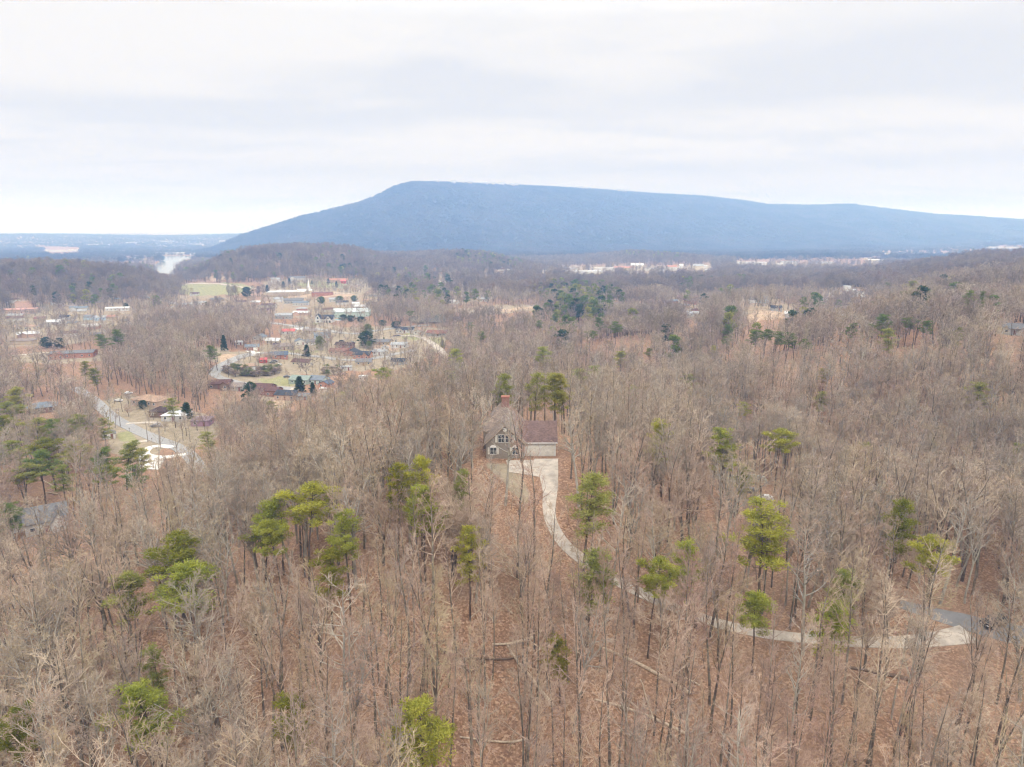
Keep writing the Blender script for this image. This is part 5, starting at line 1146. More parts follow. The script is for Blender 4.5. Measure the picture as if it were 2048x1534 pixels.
def brush_pile():
    rr = random.Random(8); M = MB(); x0, y0, z0, r0 = hit(915, 1318)
    for i in range(170):
        a = rr.uniform(0, 6.28); q = rr.uniform(0, 1)**.7; p = np.array([x0+math.cos(a)*q*9, y0+math.sin(a)*q*3.2, 0]); p[2] = float(gz(p[0], p[1]))+rr.uniform(.05, 1.5)*(1-q*.6)
        d = np.array([rr.uniform(-1, 1), rr.uniform(-.5, .5), rr.uniform(-.15, .35)]); M.tube(p, p+d*rr.uniform(1.2, 3.2), rr.uniform(.03, .09), .015, 4)
    o = M.build('brush_pile', M_LOG2); tag(o, 'dark tangled pile of fallen branches on the leafy slope left of the slanting log', 'brush pile')
brush_pile()
# ------------------------------------------------------------------ evergreens standing in the photo
# (u, top v, crown width px, height m, crown kind, colour, label)
G1 = 'pines rising among the leafless trees'
P_ = [
 (840,1400,135,20,0,'p','bright green pine at the bottom edge left of the open leafy slope'),
 (20,1400,90,20,1,'y','yellow green pine cut off by the bottom left corner'),
 (325,1065,135,21,1,'y','broad yellow topped pine, highest of the trio in the lower left wood'),
 (375,1120,135,20,0,'p','flat layered green pine, nearest of the trio in the lower left wood'),
 (258,1130,85,18,2,'o','dull olive pine on the left side of the lower left trio'),
 (515,995,80,20,2,'p','upright pine at the left end of the wide pine group on the knoll'),
 (605,972,135,21,1,'p','widest flat topped pine in the middle of the pine group on the knoll'),
 (552,1030,80,18,1,'p','low dark pine tucked under the wide flat topped pine'),
 (690,1015,75,20,0,'p','slanting pine at the right end of the wide pine group'),
 (300,1342,115,19,2,'p','green pine below the lower left trio with bare twigs before it'),
 (312,1285,60,16,4,'o','faint thin pine behind the bare branches below the lower left trio'),
 (655,1088,72,16,4,'y','small pale yellow pine half veiled by bare twigs under the pine group'),
 (790,925,62,20,4,'y','pale yellow pine on the left of the trio left of the wood house'),
 (838,910,66,21,0,'p','rounded pine at the back of the trio left of the wood house'),
 (845,968,90,20,0,'p','bright green pine at the front of the trio left of the wood house'),
 (938,1052,62,18,4,'p','slim hazy pine with drooping crown left of the driveway'),
 (585,1378,78,14,4,'y','thin pale young pine near the bottom edge left of centre'),
 (1172,940,100,21,4,'o','tall thin olive pine just right of the driveway near the house'),
 (1178,1095,92,18,4,'o','sparse pine over the driveway bend'),
 (1305,1115,92,18,1,'p','flat bright pine beside the sloping part of the driveway'),
 (1388,1078,70,18,4,'p','sparse pine on the uphill side of the sloping driveway'),
 (1540,1020,125,22,2,'p','large many tiered pine in the wood right of the driveway'),
 (1518,1182,88,15,0,'p','short bright pine in front of the driveway'),
 (1655,1192,95,16,4,'p','soft green pine beside the straight part of the driveway'),
 (1700,1140,62,15,4,'o','dim pine behind the straight part of the driveway'),
 (1798,990,66,20,4,'y','slim yellowish pine, upper one of the right hand pair'),
 (1870,1075,95,19,1,'p','broad bright pine, lower one of the right hand pair'),
 (1330,835,58,20,4,'p','leaning green pine right of the garage wing'),
 (1458,865,72,20,2,'p','green pine in front of the pale stone retaining wall'),
 (1482,930,50,13,4,'y','low yellowish pine beside the stone retaining wall'),
 (1560,858,72,20,1,'p','round topped pine above the parked white car'),
 (1122,1268,60,12,4,'y','faint young pine over the open leafy slope'),
 (918,935,42,15,4,'o','small dim pine left of the wood house lawn'),
 (915,695,70,22,4,'p','tall green pine left of the house chimney'),
 (895,740,60,20,4,'o','olive pine beside the tall pine left of the chimney'),
 (1090,692,66,24,4,'p','tallest pine standing behind the wood house'),
 (1068,745,50,20,4,'o','dim pine in the dark stand behind the garage roof'),
 (1112,755,46,20,4,'o','narrow pine in the dark stand behind the garage roof'),
 (1195,730,66,20,4,'o','thin olive pine right of the tall pines behind the house'),
 (758,735,62,19,1,'p','green pine at the edge of the knoll above the town'),
 (1270,768,36,18,4,'p','narrow pine top peeping over the wood right of the house'),
 (680,782,66,18,4,'o','olive pine at the brow of the knoll below the sheds'),
 (1487,803,32,13,0,'p','small round bright green crown alone in the brown wood'),
 (2045,890,30,18,2,'o','dark pine cut off by the right edge'),
 (15,778,105,21,2,'o','olive pine at the left edge above the valley road'),
 (62,838,110,20,1,'o','broad olive pine below the grey roof on the left edge'),
 (112,842,64,20,2,'g','dark green pine beside the olive pines on the left'),
 (20,880,70,18,0,'o','low pine under the olive pines at the left edge'),
 (242,885,72,17,2,'o','green pine beside the white parking pad'),
 (205,835,66,16,4,'o','thin pine leaning over the valley road'),
 (275,895,50,15,4,'o','thin pine in front of the white parking pad'),
 (20,1012,66,14,2,'g','dark rounded pine left of the low grey roof at the left edge'),
 (190,735,44,17,4,'y','sparse yellowish pine left of the valley wood'),
 (165,722,30,16,4,'y','small thin pine below the long brick building'),
 (236,660,70,21,2,'g','tall fresh green pine by the long brick building'),
 (210,668,40,20,2,'g','dark sided pine left of the tall fresh green pine'),
 (345,795,46,15,4,'o','dim pine beside the white patched roof'),
 (415,860,40,15,4,'o','olive pine on the brow above the horseshoe drive'),
 (545,800,60,15,4,'y','yellow green pine on the brow below the brown roofed house'),
 (505,830,60,14,4,'o','dull low pine on the brow below the magnolia'),
 (1145,632,60,17,2,'g','green pine at the near end of the pine strip in the valley'),
 (1110,628,46,17,0,'g','rounded green pine in the pine strip in the valley'),
 (1180,615,46,18,2,'g','pointed green pine in the middle of the pine strip'),
 (1080,640,30,15,0,'g','dark small pine left of the pine strip'),
 (1205,635,60,18,2,'g','green pine on the left of the dense pine clump right of centre'),
 (1232,642,56,18,0,'g','full green pine on the right of the dense pine clump'),
 (1180,660,54,16,1,'g','dark flat pine in front of the dense pine clump'),
 (962,662,36,16,0,'g','dark rounded pine in the grey wood beyond the knoll'),
 (940,645,24,15,2,'g','small dark pine beyond the red roofed house'),
 (1300,695,34,12,0,'y','yellowish round bush crown in the grey wood'),
 (1460,650,42,16,2,'g','green pine left of the dark pine row on the right'),
 (1455,672,36,13,0,'g','low green pine below the pine left of the dark pine row'),
 (1503,660,30,16,2,'g','first dark pine of the row on the right slope'),
 (1532,658,50,17,1,'g','widest pine of the row on the right slope'),
 (1562,662,40,16,0,'g','fourth dark pine of the row on the right slope'),
 (1592,665,32,15,2,'g','short dark pine near the end of the row on the right slope'),
 (1612,677,30,12,0,'g','last low green pine of the row on the right slope'),
 (1698,645,30,14,2,'g','lone pine between the pine row and the hill'),
 (1768,630,46,18,2,'g','tall green pine at the foot of the right hill'),
 (1785,655,38,19,4,'o','thin ragged pine in front of the tall green pine on the hill'),
 (1815,633,44,15,1,'g','dark spreading pine on the right hill'),
 (1857,640,30,14,0,'g','small green pine right of the dark spreading pine'),
 (1940,578,24,20,4,'g','slim tall pine near the top of the right hill'),
 (1968,580,16,19,4,'g','slimmer pine beside the tall one near the top of the right hill'),
 (1915,652,24,15,4,'y','yellowish thin crown below the hilltop pines'),
 (1425,690,30,13,4,'o','small olive pine among grey trees left of the pine row'),
 (820,620,26,15,1,'g','dark round pine left of the pond'),
 (1210,575,26,15,2,'g','green pine far down the valley right of the pine strip'),
 (1225,590,34,17,2,'g','tall green pine at the far end of the pine strip'),
 (1650,735,28,12,4,'y','pale yellow green crown on the brown right slope'),
 (1130,770,46,20,2,'o','low olive pine at the right of the dark stand'),
 (1150,735,50,20,4,'o','thin tall pine right of the dark stand'),
 (1000,745,46,20,4,'o','thin pine left of the dark stand behind the chimney'),
 (140,835,70,20,2,'o','narrow olive pine right of the grey roof at the left'),
 (40,930,80,17,1,'o','low olive pine under the left edge group'),
 (120,925,60,16,4,'o','dim pine in the hollow right of the left edge group'),
 (1240,700,40,19,2,'o','olive pine in the brown wood right of the dark stand'),
 (1380,745,40,17,4,'o','thin olive pine in the brown wood below the dark pine row'),
 (1640,780,34,15,4,'o','faint olive tree on the brown right slope'),
 (1730,880,44,15,4,'o','small olive pine in the right hand wood'),
 (1960,760,50,18,4,'o','tall thin olive pine near the right edge'),
 (430,690,26,17,2,'g','green pine in the wood above the town bank'),
 (30,800,90,21,1,'o','thick olive pine crown at the left edge above the others'),
 (75,900,80,19,0,'g','full green pine at the bottom of the left edge group'),
 (95,870,70,20,1,'y','yellowish broad pine in the middle of the left edge group'),
 (150,880,60,19,0,'o','olive pine at the right of the left edge group'),
 (225,925,60,16,1,'o','broad dull pine below the white parking pad'),
 (262,930,54,15,0,'g','green pine in front of the white parking pad on the right'),
 (185,900,50,17,2,'g','slim green pine between the left edge group and the parking pad'),
 (8,830,70,20,0,'y','yellow green pine crown cut by the left edge'),
]
# dark garden evergreens near the town houses, by their foot: (u, foot v, crown width px, height px, kind, colour, label)
T_ = [
 (504,813,36,50,'dome','d','glossy dark magnolia beside the brown roofed house'),
 (600,786,32,34,'cone','d','dark cedar in front of the sage green house'),
 (626,790,20,26,'cone','d','smaller dark cedar right of the cedar by the sage green house'),
 (449,702,18,32,'cone','d','narrow dark cedar at the edge of the wood above the street'),
 (614,713,22,24,'cone','d','dark cedar beside the street in the middle of the town'),
 (733,694,38,32,'dome','d','large dark evergreen mass in the middle of the town'),
 (736,672,26,24,'dome','w','pale green willow behind the large dark evergreen'),
 (738,698,16,16,'dome','g','small mid green tree in front of the large dark evergreen'),
 (640,700,22,28,'dome','w','greenish budding tree beside the bare street tree'),
 (687,641,20,12,'dome','d','left tree of the dark hedge by the metal warehouse'),
 (702,643,22,12,'dome','d','middle tree of the dark hedge by the metal warehouse'),
 (722,645,22,12,'dome','d','right tree of the dark hedge by the metal warehouse'),
 (765,652,20,12,'dome','d','dark evergreen left of the white gabled houses'),
 (792,656,24,14,'dome','d','dark evergreen behind the white gabled houses'),
 (768,681,5,7,'cone','d','tiny pointed conifer on the long lawn'),
 (792,686,4,6,'cone','d','tinier pointed conifer nearer the white house'),
 (885,695,12,18,'cone','o','olive conifer at the right end of the town lawn'),
 (494,594,24,20,'dome','d','blue green cedar clump in the far pasture'),
 (535,584,12,14,'cone','d','dark conifer right of the cedar clump in the far pasture'),
 (567,576,11,13,'cone','d','round conifer on the far dry lawn'),
 (579,568,10,12,'cone','d','conifer by the far white farmhouse'),
 (615,567,7,7,'cone','d','left of two small conifers on the far lawn'),
 (624,568,7,7,'cone','d','right of two small conifers on the far lawn'),
 (673,575,9,13,'cone','d','conifer in front of the orange roofed far house'),
 (657,567,10,10,'cone','d','conifer left of the orange roofed far house'),
 (643,607,18,14,'dome','g','dark rounded tree below the school'),
 (680,608,22,16,'dome','g','broader green tree right of the one below the school'),
 (708,603,16,12,'dome','g','green tree in the grey wood right of the school'),
 (312,615,28,24,'dome','g','bright green rounded tree in the left suburb'),
 (415,630,14,26,'cone','d','dark upright conifer in the left suburb'),
 (330,656,20,18,'dome','d','dark evergreen at the left end of the valley hedge row'),
 (352,648,20,14,'dome','d','second dark evergreen of the valley hedge row'),
 (378,646,20,14,'dome','d','third dark evergreen of the valley hedge row'),
 (402,645,18,13,'dome','d','fourth dark evergreen of the valley hedge row'),
 (438,642,24,12,'dome','d','low dark evergreen at the right end of the valley hedge row'),
 (95,696,28,22,'dome','d','dark cedar at the left of the row above the brick building'),
 (120,696,26,20,'dome','d','dark cedar at the right of the row above the brick building'),
 (252,618,14,12,'dome','d','dark evergreen beside the long white roof'),
 (1512,605,14,10,'dome','d','blue green evergreen above the bare earth bank'),
 (287,818,20,18,'dome','d','dark shrub in front of the long tan roof'),
 (375,838,34,34,'cone','d','green conifer behind the white patched roof'),
]
MM = {'p': None, 'y': M_PINE, 'o': M_OLIVE, 'd': M_DARKG, 'g': M_MIDG, 'w': M_WILLOW}
M_YEL = leaf_mat('yellow_pine_needles', (.12, .135, .018), (.235, .24, .03), (.38, .36, .06)); MM['y'] = M_YEL
PBOX = []
for u, vt, w, H, k, c, lab in P_:
    x, y, z, r = by_top(u, vt, H)
    _, _, dep = project(x, y, z+H)
    cw = w*float(dep)/FPX
    base = {0: 7.2, 1: 8.4, 2: 6.4, 3: 7.8, 4: 5.8}[k]
    s = H/20; sxy = max(.55, min(1.55, cw/base/s))
    put_tree('pine_tree', 'pine tree', PINES[k], (x, y, z), s, sxy, lab, G1, MM[c]); PBOX.append((u, vt, w*.5, H*FPX/float(dep)*.42, float(dep), .35 if c == 'o' or k == 4 else .75))
for u, vb, w, hp, k, c, lab in T_:
    x, y, z, r = hit(u, vb); _, _, dep = project(x, y, z); dep = float(dep)
    H = hp*dep/FPX/math.cos(PITCH); cw = w*dep/FPX
    if k == 'cone': ms = CEDARS[RNG.randrange(2)]; b0, h0 = 4.8, 9
    else: ms = DOMES[RNG.randrange(2)]; b0, h0 = 7.2, 8
    s = H/h0; put_tree('evergreen_tree', 'evergreen tree', ms, (x, y, z), s, max(.3, cw/b0/s), lab, 'garden evergreens round the valley houses', MM[c] or M_PINE)

# ------------------------------------------------------------------ bare trees
PROT = [([(478,756),(600,738),(604,772),(478,772)], 1), ([(432,745),(470,712),(520,690),(545,655),(620,640),(700,650),(790,648),(895,668),(893,692),(850,705),(800,735),(690,742),(640,758),(600,745),(545,752),(500,762),(436,762)], .84),
 ([(205,795),(262,785),(330,800),(400,822),(440,850),(420,880),(380,905),(330,895),(322,925),(262,925),(226,905),(212,870)], .97),
 ([(530,775),(560,770),(650,775),(640,790),(540,800)], .9),
 ([(360,568),(740,560),(740,580),(640,590),(360,588)], .95), (RIVER, 1),
 ([(1490,628),(1590,622),(1560,640),(1500,645)], .9), ([(990,620),(1086,610),(1086,616),(1000,626)], 1), ([(900,610),(990,610),(990,622),(900,622)], .6),
 ([(968,805),(1118,805),(1122,912),(962,912)], .70), ([(1020,912),(1118,912),(1118,965),(1030,965)], .4),
 
 ([(425,742),(440,728),(470,712),(500,700),(520,706),(480,728),(452,745),(470,757),(520,768),(560,774),(540,782),(460,770),(428,758)], .95), ([(1095,960),(1122,960),(1118,1040),(1165,1110),(1420,1235),(1900,1262),(1900,1290),(1420,1262),(1150,1125),(1095,1050)], .22), ([(1955,1228),(2015,1228),(2015,1262),(1955,1262)], .75), ([(20,708),(200,702),(200,718),(40,722)], .9), ([(0,618),(210,618),(215,655),(60,660),(0,660)], .6), ([(30,1025),(130,1015),(130,1068),(30,1070)], .5), ([(55,800),(112,800),(112,822),(55,822)], .8),
 ([(1480,950),(1540,955),(1565,1010),(1480,1000)], .75), ([(640,624),(740,618),(742,640),(550,640),(550,628)], .9), ([(1680,628),(1722,628),(1722,640),(1680,640)], .9),
 ([(1990,650),(2048,650),(2048,672),(1990,668)], .9), ([(560,582),(700,582),(700,600),(560,602)], .8), ([(1140,530),(1420,530),(1420,545),(1140,548)], .85), ([(1470,518),(1760,516),(1760,530),(1470,530)], .8),
 ([(90,495),(160,495),(160,506),(90,506)], 1), ([(210,512),(310,512),(310,526),(210,526)], .8), ([(320,495),(440,495),(440,512),(300,512)], .6),([(220,610),(260,610),(260,622),(220,622)], .9),
 ([(180,780),(262,780),(262,800),(180,800)], .6), ([(1375,622),(1400,622),(1400,632),(1375,632)], 1), ([(1740,503),(2048,490),(2048,500),(1740,512)], .8)]
rs = np.random.RandomState(77)
def scatter(r0, r1, sp, jit=.45, azmax=46):
    out = []; r = r0
    while r < r1:
        s = sp(r) if callable(sp) else sp
        am = math.radians(azmax); n = int(2*am*r/s)
        a = -am+(np.arange(n)+rs.rand())*s/r+rs.randn(n)*jit*s/r*.6; q = r+rs.randn(n)*jit*s*.6
        out.append(np.stack([q*np.sin(a), q*np.cos(a)], 1)); r += s
    return np.concatenate(out)
def keep_mask(P, H, rad, sub_keep=.5, protect=True):
    x, y = P[:, 0], P[:, 1]; z = gz(x, y); u, v, d = project(x, y, z)
    wu, wv = wobble_px(u, v); k = np.ones(len(P), bool)
    for p in DRY+GREEN+DIRT: k &= ~inpoly(wu, wv, p)
    k &= ~inpoly(u, v, RIVER)
    near_path = np.zeros(len(P), bool)
    for pts, w in PATHS:
        for c, ww in zip(pts[::2], w[::2]): near_path |= (x-c[0])**2+(y-c[1])**2 < (ww/2+.9)**2
    k &= ~near_path
    s = np.zeros(len(P), bool)
    for p in SUBURB: s |= inpoly(wu, wv, p)
    k &= ~(s & (rs.rand(len(P)) > sub_keep))
    # the woodland house and its yard
    k &= ~((np.abs(x-hx-1) < 12) & (y > hy-5) & (y < hy+16))
    for a, b, rr in PLACED: k &= (x-a)**2+(y-b)**2 > rr*rr
    if protect:
        for poly, pr in PROT:
            h = np.zeros(len(P), bool)
            for f in (.0, .3, .55, .8, 1.0):
                uu, vv, dd = project(x, y, z+H*f); off = rad*FPX/np.maximum(dd, 1)*(0 if f < .3 else (.8 if f < 1 else .3))
                for o_ in (-1, 0, 1): h |= inpoly(uu+o_*off, vv, poly)
            k &= ~(h & (rs.rand(len(P)) < pr))
    if protect:
        for pu, pv, pw, ph, pd, pr in PBOX:
            h = np.zeros(len(P), bool)
            for f in (.5, .75, 1.0):
                uu, vv, dd = project(x, y, z+H*f); h |= (np.abs(uu-pu) < pw+rad*.5*FPX/np.maximum(dd, 1)) & (vv > pv-2) & (vv < pv+ph) & (dd < pd+2)
            k &= ~(h & (rs.rand(len(P)) < pr))
    uu, vv, dd = project(x, y, z+H); k &= (uu > -120-rad*FPX/dd) & (uu < 2168+rad*FPX/dd) & (vv < 1600)
    return k, z
EXPL = [  # street and garden trees standing in the open: (u, foot v, height px, form index, label)
 (535,724,30,6,'dark bare tree beside the red shed'), (645,713,32,3,'big bare tree in front of the brick houses'), (612,676,42,1,'tall bare tree behind the light grey roof'),
 (842,675,24,6,'round bare tree on the green lawn'), (806,725,28,1,'bare tree beside the white van'), (330,863,32,6,'dark spreading bare tree before the white patched roof'),
 (301,862,24,2,'small bare tree beside the parked dark car'), (258,833,36,6,'full grey bare tree between road and tan roof'), (388,915,48,3,'pale bare tree beside the end of the horseshoe drive'),
 (440,853,44,6,'wide bare tree at the right end of the valley clearing'), (222,845,72,1,'tall white barked tree beside the valley road'), (135,970,90,1,'tall white barked tree in the dark wood on the left'),
 (404,772,60,1,'pale slender tree where the street bends'), (267,742,62,1,'tall pale sycamore in the valley wood'), (545,700,24,2,'small bare tree behind the navy roofed house'),
 (700,690,20,2,'small bare tree behind the brown roofed brick house'), (590,700,22,5,'bare tree between two back gardens'), (760,640,30,8,'bare tree by the dark hedge'), (470,690,30,4,'bare tree above the grassy bank'),
 (480,725,26,7,'bare tree on the grassy bank inside the bend'), (620,612,24,3,'pale bare tree below the steeple'), (1490,1008,70,1,'leaning pale tree beside the parked white car')]
nb = 0
for u, vb, hp, fi, lab in EXPL:
    x, y, z, r = hit(u, vb); _, _, dep = project(x, y, z); H = hp*float(dep)/FPX
    tm, cm, f, pale = BARE[fi]; s = H/21
    put_tree('bare_tree', 'bare tree', (tm, cm), (x, y, z), s, 1.25 if f == 'spread' else 1.0, lab, 'bare garden trees in the valley'); nb += 1
P = scatter(58, 330, lambda r: 4.35 if r < 150 else 4.9)
k, z = keep_mask(P, 20, 3.0); P = P[k]; z = z[k]
# thin the wood on the open leafy slope in the middle and on the right
u, v, d = project(P[:, 0], P[:, 1], z)
OPENP = [(900,1180),(1150,1150),(1250,1250),(1700,1300),(2048,1300),(2100,1700),(800,1750),(820,1350)]
openp = inpoly(u, v, [(900,1180),(1150,1150),(1250,1250),(1700,1300),(2048,1300),(2100,1700),(800,1750),(820,1350)])
kk = ~(openp & (rs.rand(len(P)) < .08))
P = P[kk]; z = z[kk]
u, v, d = project(P[:, 0], P[:, 1], z); ut, vt, dt = project(P[:, 0], P[:, 1], z+20)
order = np.argsort(-(1/dt)*((ut > -30) & (ut < 2078)))
NI = 300-nb
LM = [(840,1480,'the green pine at the bottom edge'),(40,1440,'the pine in the bottom left corner'),(320,1200,'the lower left pine trio'),(300,1400,'the pine below the lower left trio'),(585,1450,'the thin young pine at the bottom'),
 (600,1100,'the wide pine group'),(840,1060,'the pine trio left of the house'),(938,1150,'the slim hazy pine'),(960,1260,'the log across the slope'),(1060,1350,'the pale slanting log'),(1290,1345,'the thickest fallen trunk'),
 (1280,1440,'the long thin fallen log'),(990,1460,'the level pale log'),(1150,1130,'the driveway bend'),(1310,1200,'the flat bright pine by the driveway'),(1520,1250,'the short pine before the driveway'),(1660,1280,'the soft green pine by the driveway'),
 (1760,1380,'the dark fallen trunk'),(1930,1270,'the driveway apron'),(1540,1130,'the many tiered pine'),(1870,1150,'the lower right hand pine'),(1700,1490,'the bottom edge right of centre'),(1480,1460,'the bottom edge below the long logs'),
 (1950,1450,'the bottom right corner'),(110,1200,'the far left slope'),(150,1400,'the left end of the bottom slope'),(450,1300,'the gap beside the pine trio'),(700,1250,'the slope below the wide pine group'),
 (430,1480,'the bottom left of centre'),(740,1400,'the left of the bottom edge pine'),(1130,1480,'the bottom edge below the slanting log'),(850,1250,'the dark brush pile'),(1400,1350,'the far end of the thickest trunk')]
from mathutils import Matrix
um, vm, dm = project(P[:, 0], P[:, 1], z+11)
for n_, i in enumerate(order[:NI]):
    fi = int(rs.choice(9, p=[.19, .05, .19, .04, .15, .17, .07, .08, .06])); io = inpoly(np.array([um[i]]), np.array([vm[i]+60]), OPENP)[0]
    if io and FORMS[fi] == 'spread' or io and rs.rand() < .4: fi = int(rs.choice([0, 2, 5]))
    tm, cm, f, pale = BARE[fi]
    s = .82+.42*rs.rand(); sx = (.68+.34*rs.rand()) if io else .8+.4*rs.rand(); lean = rs.randn()*.04
    lm = min(LM, key=lambda q: (q[0]-um[i])**2+(q[1]-vm[i])**2)[2]
    words_ = [('short' if s < .9 else 'tall' if s > 1.08 else 'medium'), ('narrow' if sx < .85 else 'broad' if sx > 1.08 else '')]+[{'straight': 'straight', 'fork': 'forked', 'spread': 'spreading'}[f], 'pale barked' if pale else 'dark trunked', 'tree']
    words_ += ['leaning right' if lean > .03 else 'leaning left' if lean < -.03 else '', 'near '+lm]
    e = put_tree('bare_tree', 'bare tree', (tm, cm), (P[i, 0], P[i, 1], z[i]), s, sx, ' '.join(w for w in words_ if w), 'leafless trees of the near wood')
    M_ = Matrix.Rotation(lean, 4, 'Y')@Matrix.Rotation(rs.randn()*.03, 4, 'X')@Matrix.Rotation(rs.rand()*6.28, 4, 'Z')
    e.rotation_euler = M_.to_euler()
rest = order[NI:]

def instancer(name, pts, rots, scl, idx, meshes, kind='stuff'):
    me = bpy.data.meshes.new(name); me.vertices.add(len(pts)); me.vertices.foreach_set('co', np.asarray(pts, np.float32).ravel())
    for nm, ty, arr in (('rot', 'FLOAT_VECTOR', rots), ('scl', 'FLOAT_VECTOR', scl), ('pick', 'INT', idx)):
        a = me.attributes.new(nm, ty, 'POINT'); a.data.foreach_set('vector' if ty == 'FLOAT_VECTOR' else 'value', np.asarray(arr).astype(np.float32 if ty != 'INT' else np.int32).ravel())
    o = link(name, me); tag(o, kind=kind)
    col = bpy.data.collections.new(name+'_kinds')
    for i, m in enumerate(meshes):
        so = bpy.data.objects.new('kind_%02d_%s' % (i, name), m); col.objects.link(so)
    ng = bpy.data.node_groups.new(name, 'GeometryNodeTree')
    ng.interface.new_socket('Geometry', in_out='INPUT', socket_type='NodeSocketGeometry'); ng.interface.new_socket('Geometry', in_out='OUTPUT', socket_type='NodeSocketGeometry')
    gi = ng.nodes.new('NodeGroupInput'); go = ng.nodes.new('NodeGroupOutput'); ip = ng.nodes.new('GeometryNodeInstanceOnPoints'); ci = ng.nodes.new('GeometryNodeCollectionInfo')
    ci.inputs['Collection'].default_value = col; ci.inputs['Separate Children'].default_value = True; ci.inputs['Reset Children'].default_value = True
    ip.inputs['Pick Instance'].default_value = True
    def na(nm, ty):
        n = ng.nodes.new('GeometryNodeInputNamedAttribute'); n.data_type = ty; n.inputs['Name'].default_value = nm; return n.outputs['Attribute']
    ng.links.new(gi.outputs[0], ip.inputs['Points']); ng.links.new(ci.outputs[0], ip.inputs['Instance'])
    ng.links.new(na('pick', 'INT'), ip.inputs['Instance Index']); ng.links.new(na('rot', 'FLOAT_VECTOR'), ip.inputs['Rotation']); ng.links.new(na('scl', 'FLOAT_VECTOR'), ip.inputs['Scale'])
    ng.links.new(ip.outputs[0], go.inputs[0])
    md = o.modifiers.new('spread', 'NODES'); md.node_group = ng; return o
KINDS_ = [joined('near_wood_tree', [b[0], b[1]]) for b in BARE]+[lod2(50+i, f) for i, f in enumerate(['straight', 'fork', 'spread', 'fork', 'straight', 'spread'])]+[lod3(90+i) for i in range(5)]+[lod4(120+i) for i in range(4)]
n0 = len(BARE)
pts = []; rot = []; scl = []; idx = []
def add_pts(P, z, s, w, ids, tilt=.03):
    n = len(P); pts.append(np.column_stack([P, z])); rot.append(np.column_stack([rs.randn(n)*tilt, rs.randn(n)*tilt, rs.rand(n)*6.28]))
    scl.append(np.column_stack([s*w, s*w, s])); idx.append(ids)
P_r = P[rest]; gapr = (np.sin(P_r[:, 0]*.06+1+2*np.sin(P_r[:, 1]*.03))*np.cos(P_r[:, 1]*.05+np.sin(P_r[:, 0]*.04)) > .4) & (rs.rand(len(rest)) < .55); rest = rest[~gapr]
n = len(rest); ids = rs.choice(9, n, p=[.14, .07, .14, .08, .13, .12, .12, .11, .09])
add_pts(P[rest], z[rest], .78+.42*rs.rand(n), .85+.4*rs.rand(n), ids)
P = scatter(330, 1000, lambda r: 6.0+(r-330)*.003); k, z = keep_mask(P, 19, 3.5, .5); P = P[k]; z = z[k]; n = len(P)
gap = (np.sin(P[:, 0]*.041+1+2*np.sin(P[:, 1]*.013))*np.cos(P[:, 1]*.031+np.sin(P[:, 0]*.02)) > .45) & (rs.rand(n) < .6); P = P[~gap]; z = z[~gap]; n = len(P)
add_pts(P, z, .65+.4*rs.rand(n), .95+.45*rs.rand(n), n0+rs.randint(0, 6, n))
# small garden and verge trees inside the open suburb
P = scatter(250, 1500, 8.5); zz_ = gz(P[:, 0], P[:, 1]); uu_, vv_, dd_ = project(P[:, 0], P[:, 1], zz_); m = np.zeros(len(P), bool)
for p in DRY[:1]+DRY[1:2]+DRY[3:5]+DRY[8:9]+DRY[11:13]: m |= inpoly(uu_, vv_, p)
m &= ~inpoly(uu_, vv_, [(478,764),(600,742),(604,772),(478,772)]) & (rs.rand(len(P)) < .85)
for pth, w_ in PATHS:
    for c, ww in zip(pth[::2], w_[::2]): m &= (P[:, 0]-c[0])**2+(P[:, 1]-c[1])**2 > (ww/2+1.5)**2
for a_, b_, r_ in PLACED: m &= (P[:, 0]-a_)**2+(P[:, 1]-b_)**2 > (r_+.5)**2
P = P[m]; n = len(P); add_pts(P, zz_[m], .28+.36*rs.rand(n), 1.0+.4*rs.rand(n), n0+rs.randint(0, 6, n))
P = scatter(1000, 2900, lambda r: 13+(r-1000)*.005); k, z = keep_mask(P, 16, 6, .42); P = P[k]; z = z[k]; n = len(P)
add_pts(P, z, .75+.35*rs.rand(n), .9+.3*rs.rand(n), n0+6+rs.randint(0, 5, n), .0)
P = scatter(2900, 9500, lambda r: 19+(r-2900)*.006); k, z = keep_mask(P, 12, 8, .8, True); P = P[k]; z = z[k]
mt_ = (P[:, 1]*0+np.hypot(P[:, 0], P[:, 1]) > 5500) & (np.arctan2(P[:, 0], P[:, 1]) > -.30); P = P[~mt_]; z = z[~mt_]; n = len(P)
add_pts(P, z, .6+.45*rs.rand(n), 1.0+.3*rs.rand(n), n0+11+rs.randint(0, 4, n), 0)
# woods on the mountain side
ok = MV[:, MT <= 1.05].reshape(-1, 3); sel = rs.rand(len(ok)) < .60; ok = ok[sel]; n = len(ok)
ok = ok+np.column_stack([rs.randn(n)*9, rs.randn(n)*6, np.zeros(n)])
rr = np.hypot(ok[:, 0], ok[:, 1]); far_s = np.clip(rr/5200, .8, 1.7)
add_pts(ok[:, :2], ok[:, 2]-3, (.8+.35*rs.rand(n))*far_s*.66, 1.2+.5*rs.rand(n), n0+11+rs.randint(0, 4, n), 0)
